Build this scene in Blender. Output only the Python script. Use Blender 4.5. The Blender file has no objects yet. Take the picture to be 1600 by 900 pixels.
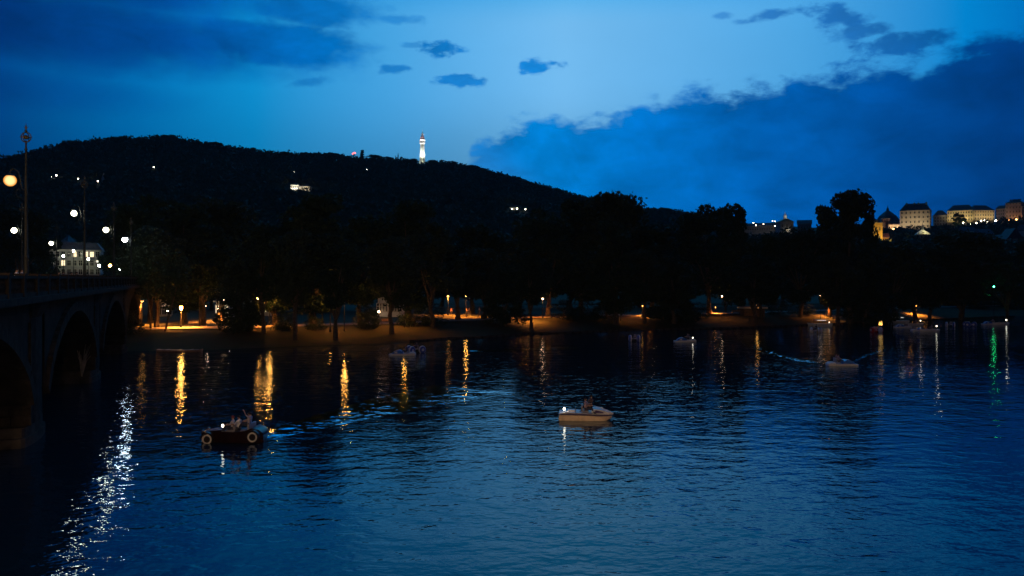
import bpy, bmesh, math, random
import numpy as np
from mathutils import Vector, Matrix, noise as mnoise

random.seed(7)
rng = np.random.default_rng(11)
sc = bpy.context.scene
COL = sc.collection
R = math.radians
PI = math.pi
F = 1300.0          # focal length in pixels of a 1600 px wide frame
HOR = 435.0         # horizon row
EYE = 10.0          # eye height above the river

# ------------------------------------------------------------------ camera
cd = bpy.data.cameras.new('camera')
cam = bpy.data.objects.new('camera', cd)
COL.objects.link(cam)
cam.location = (0, 0, EYE)
cam.rotation_euler = (R(90), 0, 0)
cd.sensor_width = 36.0
cd.lens = 36.0 * F / 1600.0
cd.shift_y = -(450 - HOR) / 1600.0
cd.clip_start = 0.1
cd.clip_end = 20000
sc.camera = cam
sc.view_settings.view_transform = 'Standard'
sc.view_settings.look = 'None'
sc.view_settings.exposure = 0.0
sc.view_settings.gamma = 1.0
sc.cycles.use_denoising = True
sc.cycles.max_bounces = 5
sc.cycles.sample_clamp_indirect = 6.0
sc.cycles.use_light_tree = True


def P(px, py, Y):
    return Vector(((px - 800) / F * Y, Y, EYE + (HOR - py) / F * Y))


def lin(c):
    def f(v):
        v /= 255.0
        return v / 12.92 if v <= 0.04045 else ((v + 0.055) / 1.055) ** 2.4
    return (f(c[0]), f(c[1]), f(c[2]), 1.0)


# ------------------------------------------------------------------ sky
world = bpy.data.worlds.new('World')
sc.world = world
world.use_nodes = True
wt = world.node_tree
wt.nodes.clear()


class NG:
    """small helper to write node maths"""
    def __init__(s, tree):
        s.t = tree

    def node(s, typ, **kw):
        n = s.t.nodes.new(typ)
        for k, v in kw.items():
            setattr(n, k, v)
        return n

    def put(s, sock, v):
        if isinstance(v, bpy.types.NodeSocket):
            s.t.links.new(v, sock)
        elif v is not None:
            sock.default_value = v

    def m(s, op, a, b=None, c=None, clamp=False):
        n = s.node('ShaderNodeMath', operation=op, use_clamp=clamp)
        s.put(n.inputs[0], a)
        if b is not None:
            s.put(n.inputs[1], b)
        if c is not None:
            s.put(n.inputs[2], c)
        return n.outputs[0]

    def smooth(s, v, a, b, to0=0.0, to1=1.0):
        n = s.node('ShaderNodeMapRange', interpolation_type='SMOOTHSTEP')
        s.put(n.inputs[0], v)
        n.inputs[1].default_value = a
        n.inputs[2].default_value = b
        n.inputs[3].default_value = to0
        n.inputs[4].default_value = to1
        return n.outputs[0]

    def ramp(s, v, stops, interp='LINEAR'):
        n = s.node('ShaderNodeValToRGB')
        s.put(n.inputs[0], v)
        e = n.color_ramp.elements
        n.color_ramp.interpolation = interp
        while len(e) > 1:
            e.remove(e[-1])
        e[0].position, e[0].color = stops[0]
        for p, c in stops[1:]:
            k = e.new(p)
            k.color = c
        return n.outputs[0]

    def mix(s, f, a, b, mode='MIX'):
        n = s.node('ShaderNodeMix', data_type='RGBA', blend_type=mode)
        s.put(n.inputs[0], f)
        s.put(n.inputs[6], a)
        s.put(n.inputs[7], b)
        return n.outputs[2]

    def noise(s, vec, scale, detail=4.0, rough=0.55, dist=0.0):
        n = s.node('ShaderNodeTexNoise')
        s.put(n.inputs['Vector'], vec)
        n.inputs['Scale'].default_value = scale
        n.inputs['Detail'].default_value = detail
        n.inputs['Roughness'].default_value = rough
        n.inputs['Distortion'].default_value = dist
        return n.outputs['Fac']


def build_sky():
    g = NG(wt)
    tc = g.node('ShaderNodeTexCoord')
    sep = g.node('ShaderNodeSeparateXYZ')
    wt.links.new(tc.outputs['Generated'], sep.inputs[0])
    X, Y, Z = sep.outputs
    az = g.m('ARCTAN2', X, Y)
    el = g.m('ARCSINE', g.m('MAXIMUM', g.m('MINIMUM', Z, 1.0), -1.0))
    comb = g.node('ShaderNodeCombineXYZ')
    wt.links.new(az, comb.inputs[0])
    wt.links.new(g.m('MULTIPLY', el, 1.9), comb.inputs[1])
    v = comb.outputs[0]
    n_big = g.m('SUBTRACT', g.noise(v, 9.0, 7.0, 0.58), 0.5)
    n_fine = g.m('SUBTRACT', g.noise(v, 34.0, 5.0, 0.62), 0.5)
    n_mid = g.m('SUBTRACT', g.noise(v, 17.0, 6.0, 0.6, 0.6), 0.5)
    n_soft = g.m('SUBTRACT', g.noise(v, 3.5, 3.0, 0.5), 0.5)

    def A(px):
        return math.atan((px - 800) / F)

    def E(px, py):
        return math.atan((HOR - py) / F * math.cos(A(px)))
    # parameter along the horizon, 0 = 60 degrees left of the view, 1 = 60 right
    t = g.m('MULTIPLY_ADD', az, 1 / R(120), 0.5, clamp=True)

    def T(px):
        return A(px) / R(120) + 0.5
    clear = g.ramp(t, [(0.0, lin((0, 44, 92))), (T(0), lin((0, 76, 148))), (T(200), lin((0, 115, 187))), (T(400), lin((14, 148, 216))),
                       (T(620), lin((74, 168, 231))), (T(880), lin((117, 190, 243))), (T(1245), lin((80, 170, 233))),
                       (T(1505), lin((2, 134, 210))), (T(1600), lin((0, 116, 194))), (1.0, lin((0, 56, 112)))])
    # slightly deeper low on the horizon, then dimming towards the zenith and away from the sunset
    low = g.smooth(el, E(700, 300), E(700, 120), 0.66, 1.0)
    hi = g.smooth(el, R(28), R(78), 1.0, 0.62)
    back = g.smooth(g.m('ABSOLUTE', az), R(45), R(130), 1.0, 0.14)
    back = g.m('MAXIMUM', back, g.smooth(el, R(40), R(70), 0.0, 0.8))
    k = g.m('MULTIPLY', g.m('MULTIPLY', low, hi), back)
    k = g.m('MULTIPLY', k, g.m('MULTIPLY_ADD', n_soft, 0.22, 1.0))
    sk = g.node('ShaderNodeVectorMath', operation='SCALE')
    wt.links.new(clear, sk.inputs[0])
    wt.links.new(k, sk.inputs['Scale'])
    clear = sk.outputs[0]
    clear = g.mix(g.smooth(el, R(16.8), R(20.5)), clear, g.mix(1.0, clear, (0.16, 0.82, 0.98, 1), 'MULTIPLY'))

    cloud = g.ramp(t, [(0.0, lin((0, 26, 66))), (T(0), lin((0, 49, 112))), (T(280), lin((0, 78, 158))), (T(560), lin((2, 120, 204))),
                       (T(850), lin((0, 127, 211))), (T(1000), lin((0, 114, 200))), (T(1200), lin((0, 96, 181))), (T(1400), lin((0, 77, 155))),
                       (T(1565), lin((0, 59, 127))), (1.0, lin((0, 26, 66)))])
    ck = g.m('MULTIPLY_ADD', n_big, 0.9, 1.0)
    ck = g.m('MULTIPLY_ADD', n_soft, 0.35, ck)
    ck = g.m('MULTIPLY_ADD', n_mid, 0.85, ck)
    ck = g.m('MULTIPLY', ck, g.smooth(el, R(26), R(62), 1.0, 0.7))
    ck = g.m('MULTIPLY', ck, back)
    cs = g.node('ShaderNodeVectorMath', operation='SCALE')
    wt.links.new(cloud, cs.inputs[0])
    wt.links.new(ck, cs.inputs['Scale'])
    cloud = cs.outputs[0]

    # the long bank on the right: upper edge as a curve over azimuth
    fc = g.node('ShaderNodeFloatCurve')
    cu = fc.mapping.curves[0]
    edge = [(690, 330), (735, 232), (765, 205), (800, 186), (860, 177), (930, 176), (1000, 164), (1045, 152), (1080, 136), (1150, 124), (1220, 116),
            (1290, 112), (1330, 104), (1400, 96), (1450, 92), (1490, 66), (1540, 56), (1600, 44), (1800, 10)]
    pts = [(T(px), E(px, py) * 2.0) for px, py in edge]
    while len(cu.points) > 2:
        cu.points.remove(cu.points[1])
    cu.points[0].location = (0.0, 0.0)
    cu.points[1].location = (1.0, 0.45)
    for p in pts:
        cu.points.new(*p)
    fc.mapping.update()
    wt.links.new(t, fc.inputs['Value'])
    ed = g.m('MULTIPLY', fc.outputs[0], 0.5)
    d = g.m('SUBTRACT', ed, el)
    d = g.m('ADD', d, g.m('MULTIPLY', n_big, 0.055))
    d = g.m('ADD', d, g.m('MULTIPLY', n_fine, 0.050))
    d = g.m('ADD', d, g.m('MULTIPLY', n_mid, 0.045))
    bank = g.smooth(d, -0.004, 0.020)
    # its left foot melts into the clear sky
    foot = g.smooth(g.m('ADD', az, g.m('MULTIPLY', el, 0.9)), A(770), A(1010), 0.55, 1.0)
    bank = g.m('MULTIPLY', bank, foot)

    masks = [bank]

    def blob(px, py, w, h, soft=0.6, amt=1.0, nb=1.7, nf=2.2, tilt=0.0):
        a = g.m('MULTIPLY', g.m('SUBTRACT', az, A(px)), F / w)
        b0 = g.m('SUBTRACT', el, E(px, py))
        if tilt:
            b0 = g.m('SUBTRACT', b0, g.m('MULTIPLY', g.m('SUBTRACT', az, A(px)), tilt))
        b = g.m('MULTIPLY', b0, F / h)
        r = g.m('SQRT', g.m('ADD', g.m('MULTIPLY', a, a), g.m('MULTIPLY', b, b)))
        r = g.m('SUBTRACT', g.m('SUBTRACT', r, g.m('MULTIPLY', n_big, nb)), g.m('MULTIPLY', n_fine, nf))
        masks.append(g.m('MULTIPLY', g.smooth(r, 1.0, 1.0 - soft), amt))
    blob(684, 77, 46, 15, 0.5, 0.95)
    blob(648, 71, 26, 6, 0.6, 0.5)
    blob(840, 103, 44, 14, 0.5, 0.95)
    blob(722, 127, 48, 11, 0.5, 0.9)
    blob(617, 107, 36, 9, 0.6, 0.8)
    blob(484, 128, 44, 10, 0.8, 0.6, tilt=0.25)
    blob(1205, 24, 56, 9, 0.7, 0.7, tilt=0.12)
    blob(1310, 24, 50, 20, 0.7, 0.75, tilt=-0.25)
    blob(1130, 24, 18, 6, 0.7, 0.5)
    blob(1345, 48, 52, 12, 0.7, 0.7)
    blob(1420, 66, 80, 18, 0.7, 0.75)
    # the heavy cloud at upper left, soft underneath
    blob(150, 50, 440, 72, 0.7, 1.0, 0.9, 0.2)
    blob(420, 68, 200, 46, 0.5, 1.0, 1.0, 0.5)
    blob(490, 14, 130, 40, 0.6, 0.95, 1.0, 0.7)
    blob(620, 30, 46, 10, 0.8, 0.6)
    blob(160, -30, 420, 70, 0.8, 1.0, 0.7, 0.2)
    blob(60, 140, 260, 40, 0.95, 0.5, 0.8, 0.1)
    # broken cloud going on above the frame
    up = g.smooth(g.m('ADD', n_soft, g.m('MULTIPLY', n_big, 0.7)), -0.02, 0.25)
    masks.append(g.m('MULTIPLY', up, g.smooth(el, R(22), R(34), 0.0, 0.25)))
    tot = masks[0]
    for q in masks[1:]:
        tot = g.m('MAXIMUM', tot, q)
    sky = g.mix(tot, clear, cloud)
    # under the horizon: dark ground tone
    sky = g.mix(g.smooth(el, R(-1.5), R(0.5)), (0.0, 0.012, 0.035, 1), sky)
    bg = g.node('ShaderNodeBackground')
    wt.links.new(sky, bg.inputs[0])
    bg.inputs[1].default_value = 1.0
    out = g.node('ShaderNodeOutputWorld')
    wt.links.new(bg.outputs[0], out.inputs[0])


build_sky()

# ------------------------------------------------------------------ materials
MATS = {}


def mat(name, col, rough=0.8, var=0.25, scale=3.0, bump=0.0, bscale=8.0, metal=0.0, emit=None, estr=0.0, spec=0.5, col2=None):
    if name in MATS:
        return MATS[name]
    m = bpy.data.materials.new(name)
    m.use_nodes = True
    t = m.node_tree
    t.nodes.clear()
    g = NG(t)
    out = g.node('ShaderNodeOutputMaterial')
    if emit is not None:
        e = g.node('ShaderNodeEmission')
        e.inputs[0].default_value = (*emit, 1)
        e.inputs[1].default_value = estr
        t.links.new(e.outputs[0], out.inputs[0])
        MATS[name] = m
        return m
    b = g.node('ShaderNodeBsdfPrincipled')
    tc = g.node('ShaderNodeTexCoord')
    n = g.noise(tc.outputs['Object'], scale, 5.0, 0.6)
    c2 = col2 or tuple(max(0.0, c * (1 - var * 1.6)) for c in col)
    c1 = col if col2 else tuple(min(1.0, c * (1 + var * 0.6)) for c in col)
    c = g.ramp(n, [(0.32, (*c2, 1)), (0.68, (*c1, 1))])
    t.links.new(c, b.inputs['Base Color'])
    b.inputs['Roughness'].default_value = rough
    b.inputs['Metallic'].default_value = metal
    b.inputs['Specular IOR Level'].default_value = spec
    if bump:
        bp = g.node('ShaderNodeBump')
        bp.inputs['Strength'].default_value = 1.0
        bp.inputs['Distance'].default_value = bump
        t.links.new(g.noise(tc.outputs['Object'], bscale, 4.0, 0.6), bp.inputs['Height'])
        t.links.new(bp.outputs[0], b.inputs['Normal'])
    t.links.new(b.outputs[0], out.inputs[0])
    MATS[name] = m
    return m


def leaf_mat(name, col, col2, scale=0.35):
    m = bpy.data.materials.new(name)
    m.use_nodes = True
    t = m.node_tree
    t.nodes.clear()
    g = NG(t)
    out = g.node('ShaderNodeOutputMaterial')
    tc = g.node('ShaderNodeTexCoord')
    n = g.noise(tc.outputs['Object'], scale, 4.0, 0.7)
    c = g.ramp(n, [(0.35, (*col2, 1)), (0.65, (*col, 1))])
    df = g.node('ShaderNodeBsdfPrincipled')
    df.inputs['Roughness'].default_value = 0.6
    df.inputs['Specular IOR Level'].default_value = 0.12
    t.links.new(c, df.inputs['Base Color'])
    tr = g.node('ShaderNodeBsdfTranslucent')
    t.links.new(c, tr.inputs[0])
    mx = g.node('ShaderNodeMixShader')
    mx.inputs[0].default_value = 0.25
    t.links.new(df.outputs[0], mx.inputs[1])
    t.links.new(tr.outputs[0], mx.inputs[2])
    t.links.new(mx.outputs[0], out.inputs[0])
    MATS[name] = m
    return m


LEAF = [leaf_mat('foliage_dark', (0.036, 0.060, 0.036), (0.022, 0.040, 0.022)),
        leaf_mat('foliage_olive', (0.054, 0.074, 0.042), (0.032, 0.050, 0.026)),
        leaf_mat('foliage_mid', (0.042, 0.070, 0.038), (0.024, 0.046, 0.022))]
HILLLEAF = leaf_mat('foliage_hill', (0.070, 0.085, 0.055), (0.045, 0.060, 0.038), 0.03)
BARK = mat('bark', (0.11, 0.085, 0.06), 0.95, 0.4, 4.0, 0.03, 12.0)
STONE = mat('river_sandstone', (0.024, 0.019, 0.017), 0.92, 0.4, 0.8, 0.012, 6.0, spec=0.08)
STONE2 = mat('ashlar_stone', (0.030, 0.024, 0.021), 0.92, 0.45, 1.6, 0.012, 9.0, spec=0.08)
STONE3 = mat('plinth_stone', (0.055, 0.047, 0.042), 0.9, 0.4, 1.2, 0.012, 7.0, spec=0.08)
IRON = mat('painted_iron', (0.032, 0.036, 0.035), 0.55, 0.2, 6.0, spec=0.2)
GILT = mat('lantern_brass', (0.14, 0.11, 0.06), 0.5, 0.2, 6.0, metal=0.6)
GRASS = mat('bank_grass', (0.060, 0.072, 0.032), 0.95, 0.4, 0.9, 0.05, 5.0, col2=(0.080, 0.066, 0.040), spec=0.1)
PATHM = mat('path_gravel', (0.30, 0.25, 0.19), 0.95, 0.3, 1.3, 0.01, 20.0)
ASPH = mat('asphalt', (0.055, 0.055, 0.055), 0.9, 0.3, 2.0, 0.004, 30.0)
PLAST = mat('pale_plaster', (0.62, 0.55, 0.42), 0.9, 0.18, 0.15)
PLAST2 = mat('cream_plaster', (0.66, 0.55, 0.33), 0.9, 0.18, 0.15)
PLAST3 = mat('grey_plaster', (0.42, 0.42, 0.42), 0.9, 0.2, 0.2)
PLASTP = mat('rose_plaster', (0.46, 0.37, 0.36), 0.9, 0.2, 0.15)
PLASTY = mat('ochre_plaster', (0.68, 0.44, 0.14), 0.9, 0.2, 0.2)
TRIM = mat('trim_stone', (0.60, 0.56, 0.48), 0.85, 0.12, 0.6)
ROOF = mat('roof_tiles', (0.11, 0.075, 0.065), 0.85, 0.35, 0.7, 0.05, 4.0)
ROOFB = mat('slate_roof', (0.085, 0.095, 0.11), 0.7, 0.3, 0.7, 0.03, 4.0)
ROOFO = mat('red_roof_tiles', (0.34, 0.13, 0.06), 0.85, 0.3, 0.7, 0.05, 4.0)
COPPER = mat('copper_roof', (0.30, 0.40, 0.34), 0.7, 0.3, 0.6)
GLASS = mat('window_glass', (0.02, 0.025, 0.03), 0.12, 0.2, 2.0)
WHITE = mat('white_paint', (0.78, 0.78, 0.76), 0.4, 0.08, 3.0)
TOWERW = mat('white_tower_steel', (0.74, 0.76, 0.70), 0.5, 0.1, 0.5)
def globe_mat(name, core, cstr, rim, rstr):  # the lamp's halo is put into the globe's rim colour
    m = bpy.data.materials.new(name)
    m.use_nodes = True
    t = m.node_tree
    t.nodes.clear()
    g = NG(t)
    lw = g.node('ShaderNodeLayerWeight')
    f = g.smooth(lw.outputs['Facing'], 0.06, 0.70)
    e = g.node('ShaderNodeEmission')
    t.links.new(g.mix(f, (*[c * cstr for c in core], 1), (*[c * rstr for c in rim], 1)), e.inputs[0])
    out = g.node('ShaderNodeOutputMaterial')
    t.links.new(e.outputs[0], out.inputs[0])
    MATS[name] = m
    return m


L_WARM = mat('lamp_warm', None, emit=(1.0, 0.50, 0.13), estr=230)
L_ORANGE = mat('lamp_orange', None, emit=(1.0, 0.40, 0.07), estr=130)
L_SODIUM = mat('lamp_sodium', None, emit=(1.0, 0.47, 0.10), estr=34)
L_WHITE = globe_mat('lamp_white', (1.0, 0.97, 0.72), 40, (0.78, 0.76, 0.34), 0.8)
L_STREET = globe_mat('lamp_street', (1.0, 0.97, 0.74), 260, (0.8, 0.8, 0.5), 1.0)
L_COOL = mat('lamp_cool', None, emit=(0.86, 0.95, 1.0), estr=60)
L_DIMO = mat('lamp_dim_orange', None, emit=(1.0, 0.40, 0.08), estr=9)
L_PEACHD = mat('lamp_dim_peach', None, emit=(1.0, 0.62, 0.36), estr=20)
L_PEACH = mat('lamp_peach', None, emit=(1.0, 0.62, 0.36), estr=110)
L_FAR = mat('lamp_far_white', None, emit=(1.0, 0.86, 0.62), estr=30)
L_FARO = mat('lamp_far_orange', None, emit=(1.0, 0.45, 0.12), estr=20)
L_RED = mat('lamp_red', None, emit=(1.0, 0.16, 0.16), estr=3.0)
L_GREEN = mat('lamp_green', None, emit=(0.03, 1.0, 0.28), estr=55)
L_WIN = mat('lit_window', None, emit=(1.0, 0.80, 0.50), estr=1.6)
L_QUAY = mat('lamp_quay', None, emit=(1.0, 0.62, 0.34), estr=3400)


# ------------------------------------------------------------------ mesh helpers
class MB:
    def __init__(s):
        s.v = []
        s.f = []
        s.mi = []

    def add(s, vs, fs, mi=0):
        o = len(s.v)
        s.v += [tuple(p) for p in vs]
        s.f += [tuple(i + o for i in f) for f in fs]
        s.mi += [mi] * len(fs)
        return s

    def box(s, c, sz, rz=0.0, mi=0, taper=1.0):
        hx, hy, hz = sz[0] / 2, sz[1] / 2, sz[2] / 2
        vs = []
        for k in (-1, 1):
            q = taper if k > 0 else 1.0
            for a, b in ((-1, -1), (1, -1), (1, 1), (-1, 1)):
                x, y = a * hx * q, b * hy * q
                vs.append((c[0] + x * math.cos(rz) - y * math.sin(rz), c[1] + x * math.sin(rz) + y * math.cos(rz), c[2] + k * hz))
        return s.add(vs, [(3, 2, 1, 0), (4, 5, 6, 7), (0, 1, 5, 4), (1, 2, 6, 5), (2, 3, 7, 6), (3, 0, 4, 7)], mi)

    def tube(s, pts, rad, n=8, mi=0, cap=True):
        pts = [Vector(p) for p in pts]
        if not hasattr(rad, '__len__'):
            rad = [rad] * len(pts)
        rings = []
        up = Vector((0, 0, 1))
        prev = None
        for i, p in enumerate(pts):
            d = (pts[min(i + 1, len(pts) - 1)] - pts[max(i - 1, 0)])
            if d.length < 1e-9:
                d = Vector((0, 0, 1))
            d.normalize()
            if prev is None:
                a = d.cross(up)
                if a.length < 1e-3:
                    a = Vector((1, 0, 0))
            else:
                a = prev - d * prev.dot(d)
                if a.length < 1e-4:
                    a = d.orthogonal()
            a.normalize()
            prev = a
            b = d.cross(a)
            rings.append([p + (a * math.cos(2 * PI * k / n) + b * math.sin(2 * PI * k / n)) * rad[i] for k in range(n)])
        vs = [q for r in rings for q in r]
        fs = []
        for i in range(len(pts) - 1):
            for k in range(n):
                fs.append((i * n + k, i * n + (k + 1) % n, (i + 1) * n + (k + 1) % n, (i + 1) * n + k))
        if cap:
            fs.append(tuple(range(n - 1, -1, -1)))
            fs.append(tuple(range((len(pts) - 1) * n, len(pts) * n)))
        return s.add(vs, fs, mi)

    def lathe(s, prof, c=(0, 0, 0), n=12, axis='z', mi=0):
        vs = []
        for r, h in prof:
            for k in range(n):
                a = 2 * PI * k / n
                x, y = r * math.cos(a), r * math.sin(a)
                if axis == 'z':
                    p = (c[0] + x, c[1] + y, c[2] + h)
                elif axis == 'y':
                    p = (c[0] + x, c[1] + h, c[2] - y)
                else:
                    p = (c[0] + h, c[1] + x, c[2] + y)
                vs.append(p)
        fs = []
        for i in range(len(prof) - 1):
            for k in range(n):
                fs.append((i * n + k, i * n + (k + 1) % n, (i + 1) * n + (k + 1) % n, (i + 1) * n + k))
        closed = prof[0] == prof[-1]
        if prof[0][0] > 1e-6 and not closed:
            fs.append(tuple(range(n - 1, -1, -1)))
        if prof[-1][0] > 1e-6 and not closed:
            fs.append(tuple(range((len(prof) - 1) * n, len(prof) * n)))
        return s.add(vs, fs, mi)

    def ball(s, c, r, n=10, m=6, sq=(1, 1, 1), mi=0):
        vs = [(c[0], c[1], c[2] - r * sq[2])]
        for i in range(1, m):
            a = -PI / 2 + PI * i / m
            for k in range(n):
                b = 2 * PI * k / n
                vs.append((c[0] + r * sq[0] * math.cos(a) * math.cos(b), c[1] + r * sq[1] * math.cos(a) * math.sin(b), c[2] + r * sq[2] * math.sin(a)))
        vs.append((c[0], c[1], c[2] + r * sq[2]))
        fs = [(0, 1 + (k + 1) % n, 1 + k) for k in range(n)]
        for i in range(m - 2):
            for k in range(n):
                fs.append((1 + i * n + k, 1 + i * n + (k + 1) % n, 1 + (i + 1) * n + (k + 1) % n, 1 + (i + 1) * n + k))
        L = len(vs) - 1
        fs += [(L, 1 + (m - 2) * n + k, 1 + (m - 2) * n + (k + 1) % n) for k in range(n)]
        return s.add(vs, fs, mi)

    def loft(s, secs, mi=0, cap=True, closed=True):
        n = len(secs[0])
        vs = [p for r in secs for p in r]
        fs = []
        for i in range(len(secs) - 1):
            for k in range(n if closed else n - 1):
                fs.append((i * n + k, i * n + (k + 1) % n, (i + 1) * n + (k + 1) % n, (i + 1) * n + k))
        if cap:
            fs.append(tuple(range(n - 1, -1, -1)))
            fs.append(tuple(range((len(secs) - 1) * n, len(secs) * n)))
        return s.add(vs, fs, mi)

    def prism(s, poly, y0, y1, mi=0):
        """poly in x,z extruded along y"""
        n = len(poly)
        vs = [(p[0], y0, p[1]) for p in poly] + [(p[0], y1, p[1]) for p in poly]
        fs = [tuple(range(n)), tuple(range(2 * n - 1, n - 1, -1))]
        for k in range(n):
            fs.append((k, n + k, n + (k + 1) % n, (k + 1) % n))
        return s.add(vs, fs, mi)

    def mesh(s, name, mats, smooth=False):
        me = bpy.data.meshes.new(name)
        me.from_pydata(s.v, [], s.f)
        for m in (mats if isinstance(mats, (list, tuple)) else [mats]):
            me.materials.append(m)
        if any(s.mi):
            me.polygons.foreach_set('material_index', s.mi)
        bm = bmesh.new()
        bm.from_mesh(me)
        bmesh.ops.recalc_face_normals(bm, faces=bm.faces)
        bm.to_mesh(me)
        bm.free()
        if smooth:
            me.polygons.foreach_set('use_smooth', [True] * len(me.polygons))
            try:
                me.set_sharp_from_angle(angle=R(50))
            except Exception:
                pass
        return me

    def build(s, name, mats, parent=None, smooth=False, **kw):
        return obj(name, s.mesh(name, mats, smooth), parent, **kw)


def obj(name, me, parent=None, loc=None, rz=None, label=None, cat=None, group=None, kind=None, scale=None):
    o = bpy.data.objects.new(name, me)
    COL.objects.link(o)
    if parent is not None:
        o.parent = parent
    if loc is not None:
        o.location = loc
    if rz is not None:
        o.rotation_euler = (0, 0, rz)
    if scale is not None:
        o.scale = scale
    tag(o, label, cat, group, kind)
    return o


def tag(o, label=None, cat=None, group=None, kind=None):
    if label:
        o['label'] = label
    if cat:
        o['category'] = cat
    if group:
        o['group'] = group
    if kind:
        o['kind'] = kind
    return o


def thing(name, label, cat, loc=(0, 0, 0), rz=0.0, group=None, scale=None):
    return obj(name, None, None, loc, rz, label, cat, group, None, scale)


def tree_of(root):
    kids = {}
    for o in COL.objects:
        if o.parent:
            kids.setdefault(o.parent.name, []).append(o)
    return kids


def copy_tree(root, loc, rz=0.0, label=None, scale=None):
    def rec(o, parent):
        c = o.copy()
        COL.objects.link(c)
        c.parent = parent
        for ch in o.children:
            rec(ch, c)
        return c
    r = rec(root, None)
    r.location = loc
    r.rotation_euler = (0, 0, rz)
    if label:
        r['label'] = label
    if scale:
        r.scale = scale
    return r


def fast_mesh(name, verts, quads, m, tris=False):
    me = bpy.data.meshes.new(name)
    k = 3 if tris else 4
    nq = len(quads)
    me.vertices.add(len(verts))
    me.vertices.foreach_set('co', np.asarray(verts, dtype=np.float32).ravel())
    me.loops.add(nq * k)
    me.loops.foreach_set('vertex_index', np.asarray(quads, dtype=np.int32).ravel())
    me.polygons.add(nq)
    me.polygons.foreach_set('loop_start', np.arange(nq, dtype=np.int32) * k)
    me.polygons.foreach_set('loop_total', np.full(nq, k, dtype=np.int32))
    me.update(calc_edges=True)
    me.materials.append(m)
    return me


# ------------------------------------------------------------------ shoreline, bank, hill terrain
SHORE_PX = [(-900, 640), (-400, 590), (60, 556), (190, 549), (300, 548), (400, 544), (480, 540), (600, 537), (690, 530), (760, 527), (830, 522), (900, 520), (960, 517),
            (1060, 515), (1150, 513), (1250, 509), (1330, 505), (1400, 502), (1500, 498), (1600, 494), (1900, 488), (2500, 484)]
SHORE = []
for px, py in SHORE_PX:
    Y = EYE * F / (py - HOR)
    SHORE.append(((px - 800) / F * Y, Y))
SX = np.array([p[0] for p in SHORE])
SY = np.array([p[1] for p in SHORE])


def shoreY(x):
    return float(np.interp(x, SX, SY))


PROF_D = [-6, -1.0, 0.0, 0.6, 3, 7, 11, 14, 18, 60, 140, 420]
PROF_Z = [-1.5, -0.5, 0.0, 0.18, 0.55, 1.2, 1.75, 1.95, 2.0, 2.05, 2.2, 4.0]


def bankz(x, Y):
    return float(np.interp(Y - shoreY(x), PROF_D, PROF_Z))


def make_bank():
    xs = np.linspace(-230, 420, 430)
    ds = [-6, -2, -1, 0, 0.3, 0.8, 1.6, 2.6, 4, 5.5, 7, 8.5, 10, 12, 14, 16, 19, 23, 28, 35, 45, 60, 80, 110, 150, 210, 300]
    vs, qs = [], []
    for i, x in enumerate(xs):
        sy = shoreY(x)
        for d in ds:
            z = float(np.interp(d, PROF_D, PROF_Z))
            if 0.3 < d:
                z += 0.16 * mnoise.noise(Vector((x * 0.45, d * 0.45, 0))) * min(1, d / 4) + 0.07 * mnoise.noise(Vector((x * 1.4, d * 1.4, 5)))
            j = 0.5 * mnoise.noise(Vector((x * 0.3, 2, 0))) if abs(d) < 2 else 0
            vs.append((x, sy + d + j, z))
    n = len(ds)
    for i in range(len(xs) - 1):
        for k in range(n - 1):
            qs.append((i * n + k, (i + 1) * n + k, (i + 1) * n + k + 1, i * n + k + 1))
    me = fast_mesh('island_ground', vs, qs, GRASS)
    me.polygons.foreach_set('use_smooth', [True] * len(me.polygons))
    obj('island_ground', me, kind='structure')
    # gravel promenade along the top of the bank
    vs, qs = [], []
    xs = np.linspace(-150, 300, 300)
    for i, x in enumerate(xs):
        sy = shoreY(x)
        for d in (15.2, 17.2, 19.4, 21.6):
            z = float(np.interp(d, PROF_D, PROF_Z)) + 0.20 + 0.03 * mnoise.noise(Vector((x * 0.7, d, 0)))
            vs.append((x, sy + d + 0.5 * mnoise.noise(Vector((x * 0.1, 7, 0))), z))
    for i in range(len(xs) - 1):
        for k in range(3):
            qs.append((i * 4 + k, (i + 1) * 4 + k, (i + 1) * 4 + k + 1, i * 4 + k + 1))
    obj('promenade_path', fast_mesh('promenade_path', vs, qs, PATHM), kind='structure')
    # low stone edging at the waterline: separate blocks
    k = obj('embankment_edge', None, kind='structure')
    mb = MB()
    cnt = 0
    blk = MB().box((0, 0, 0.05), (1.5, 0.7, 0.42)).mesh('edge_stone', STONE3)
    x = P(640, 540, 132).x
    far = MB()
    while x < 130:
        y0, y1 = shoreY(x), shoreY(x + 1.6)
        a = math.atan2(y1 - y0, 1.6)
        lo = (x + 0.8 + random.uniform(-.05, .05), (y0 + y1) / 2 - 0.25 + random.uniform(-.12, .12), random.uniform(-.05, .06))
        if cnt < 95:
            obj('edge_stone', blk, k, lo, a + random.uniform(-.04, .04))
        else:
            far.box((lo[0], lo[1], lo[2] + 0.05), (1.5, 0.7, 0.42), a)
        cnt += 1
        x += 1.58 * math.cos(a)
    far.build('edge_stone_run', STONE3, k, kind='stuff')


make_bank()

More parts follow.
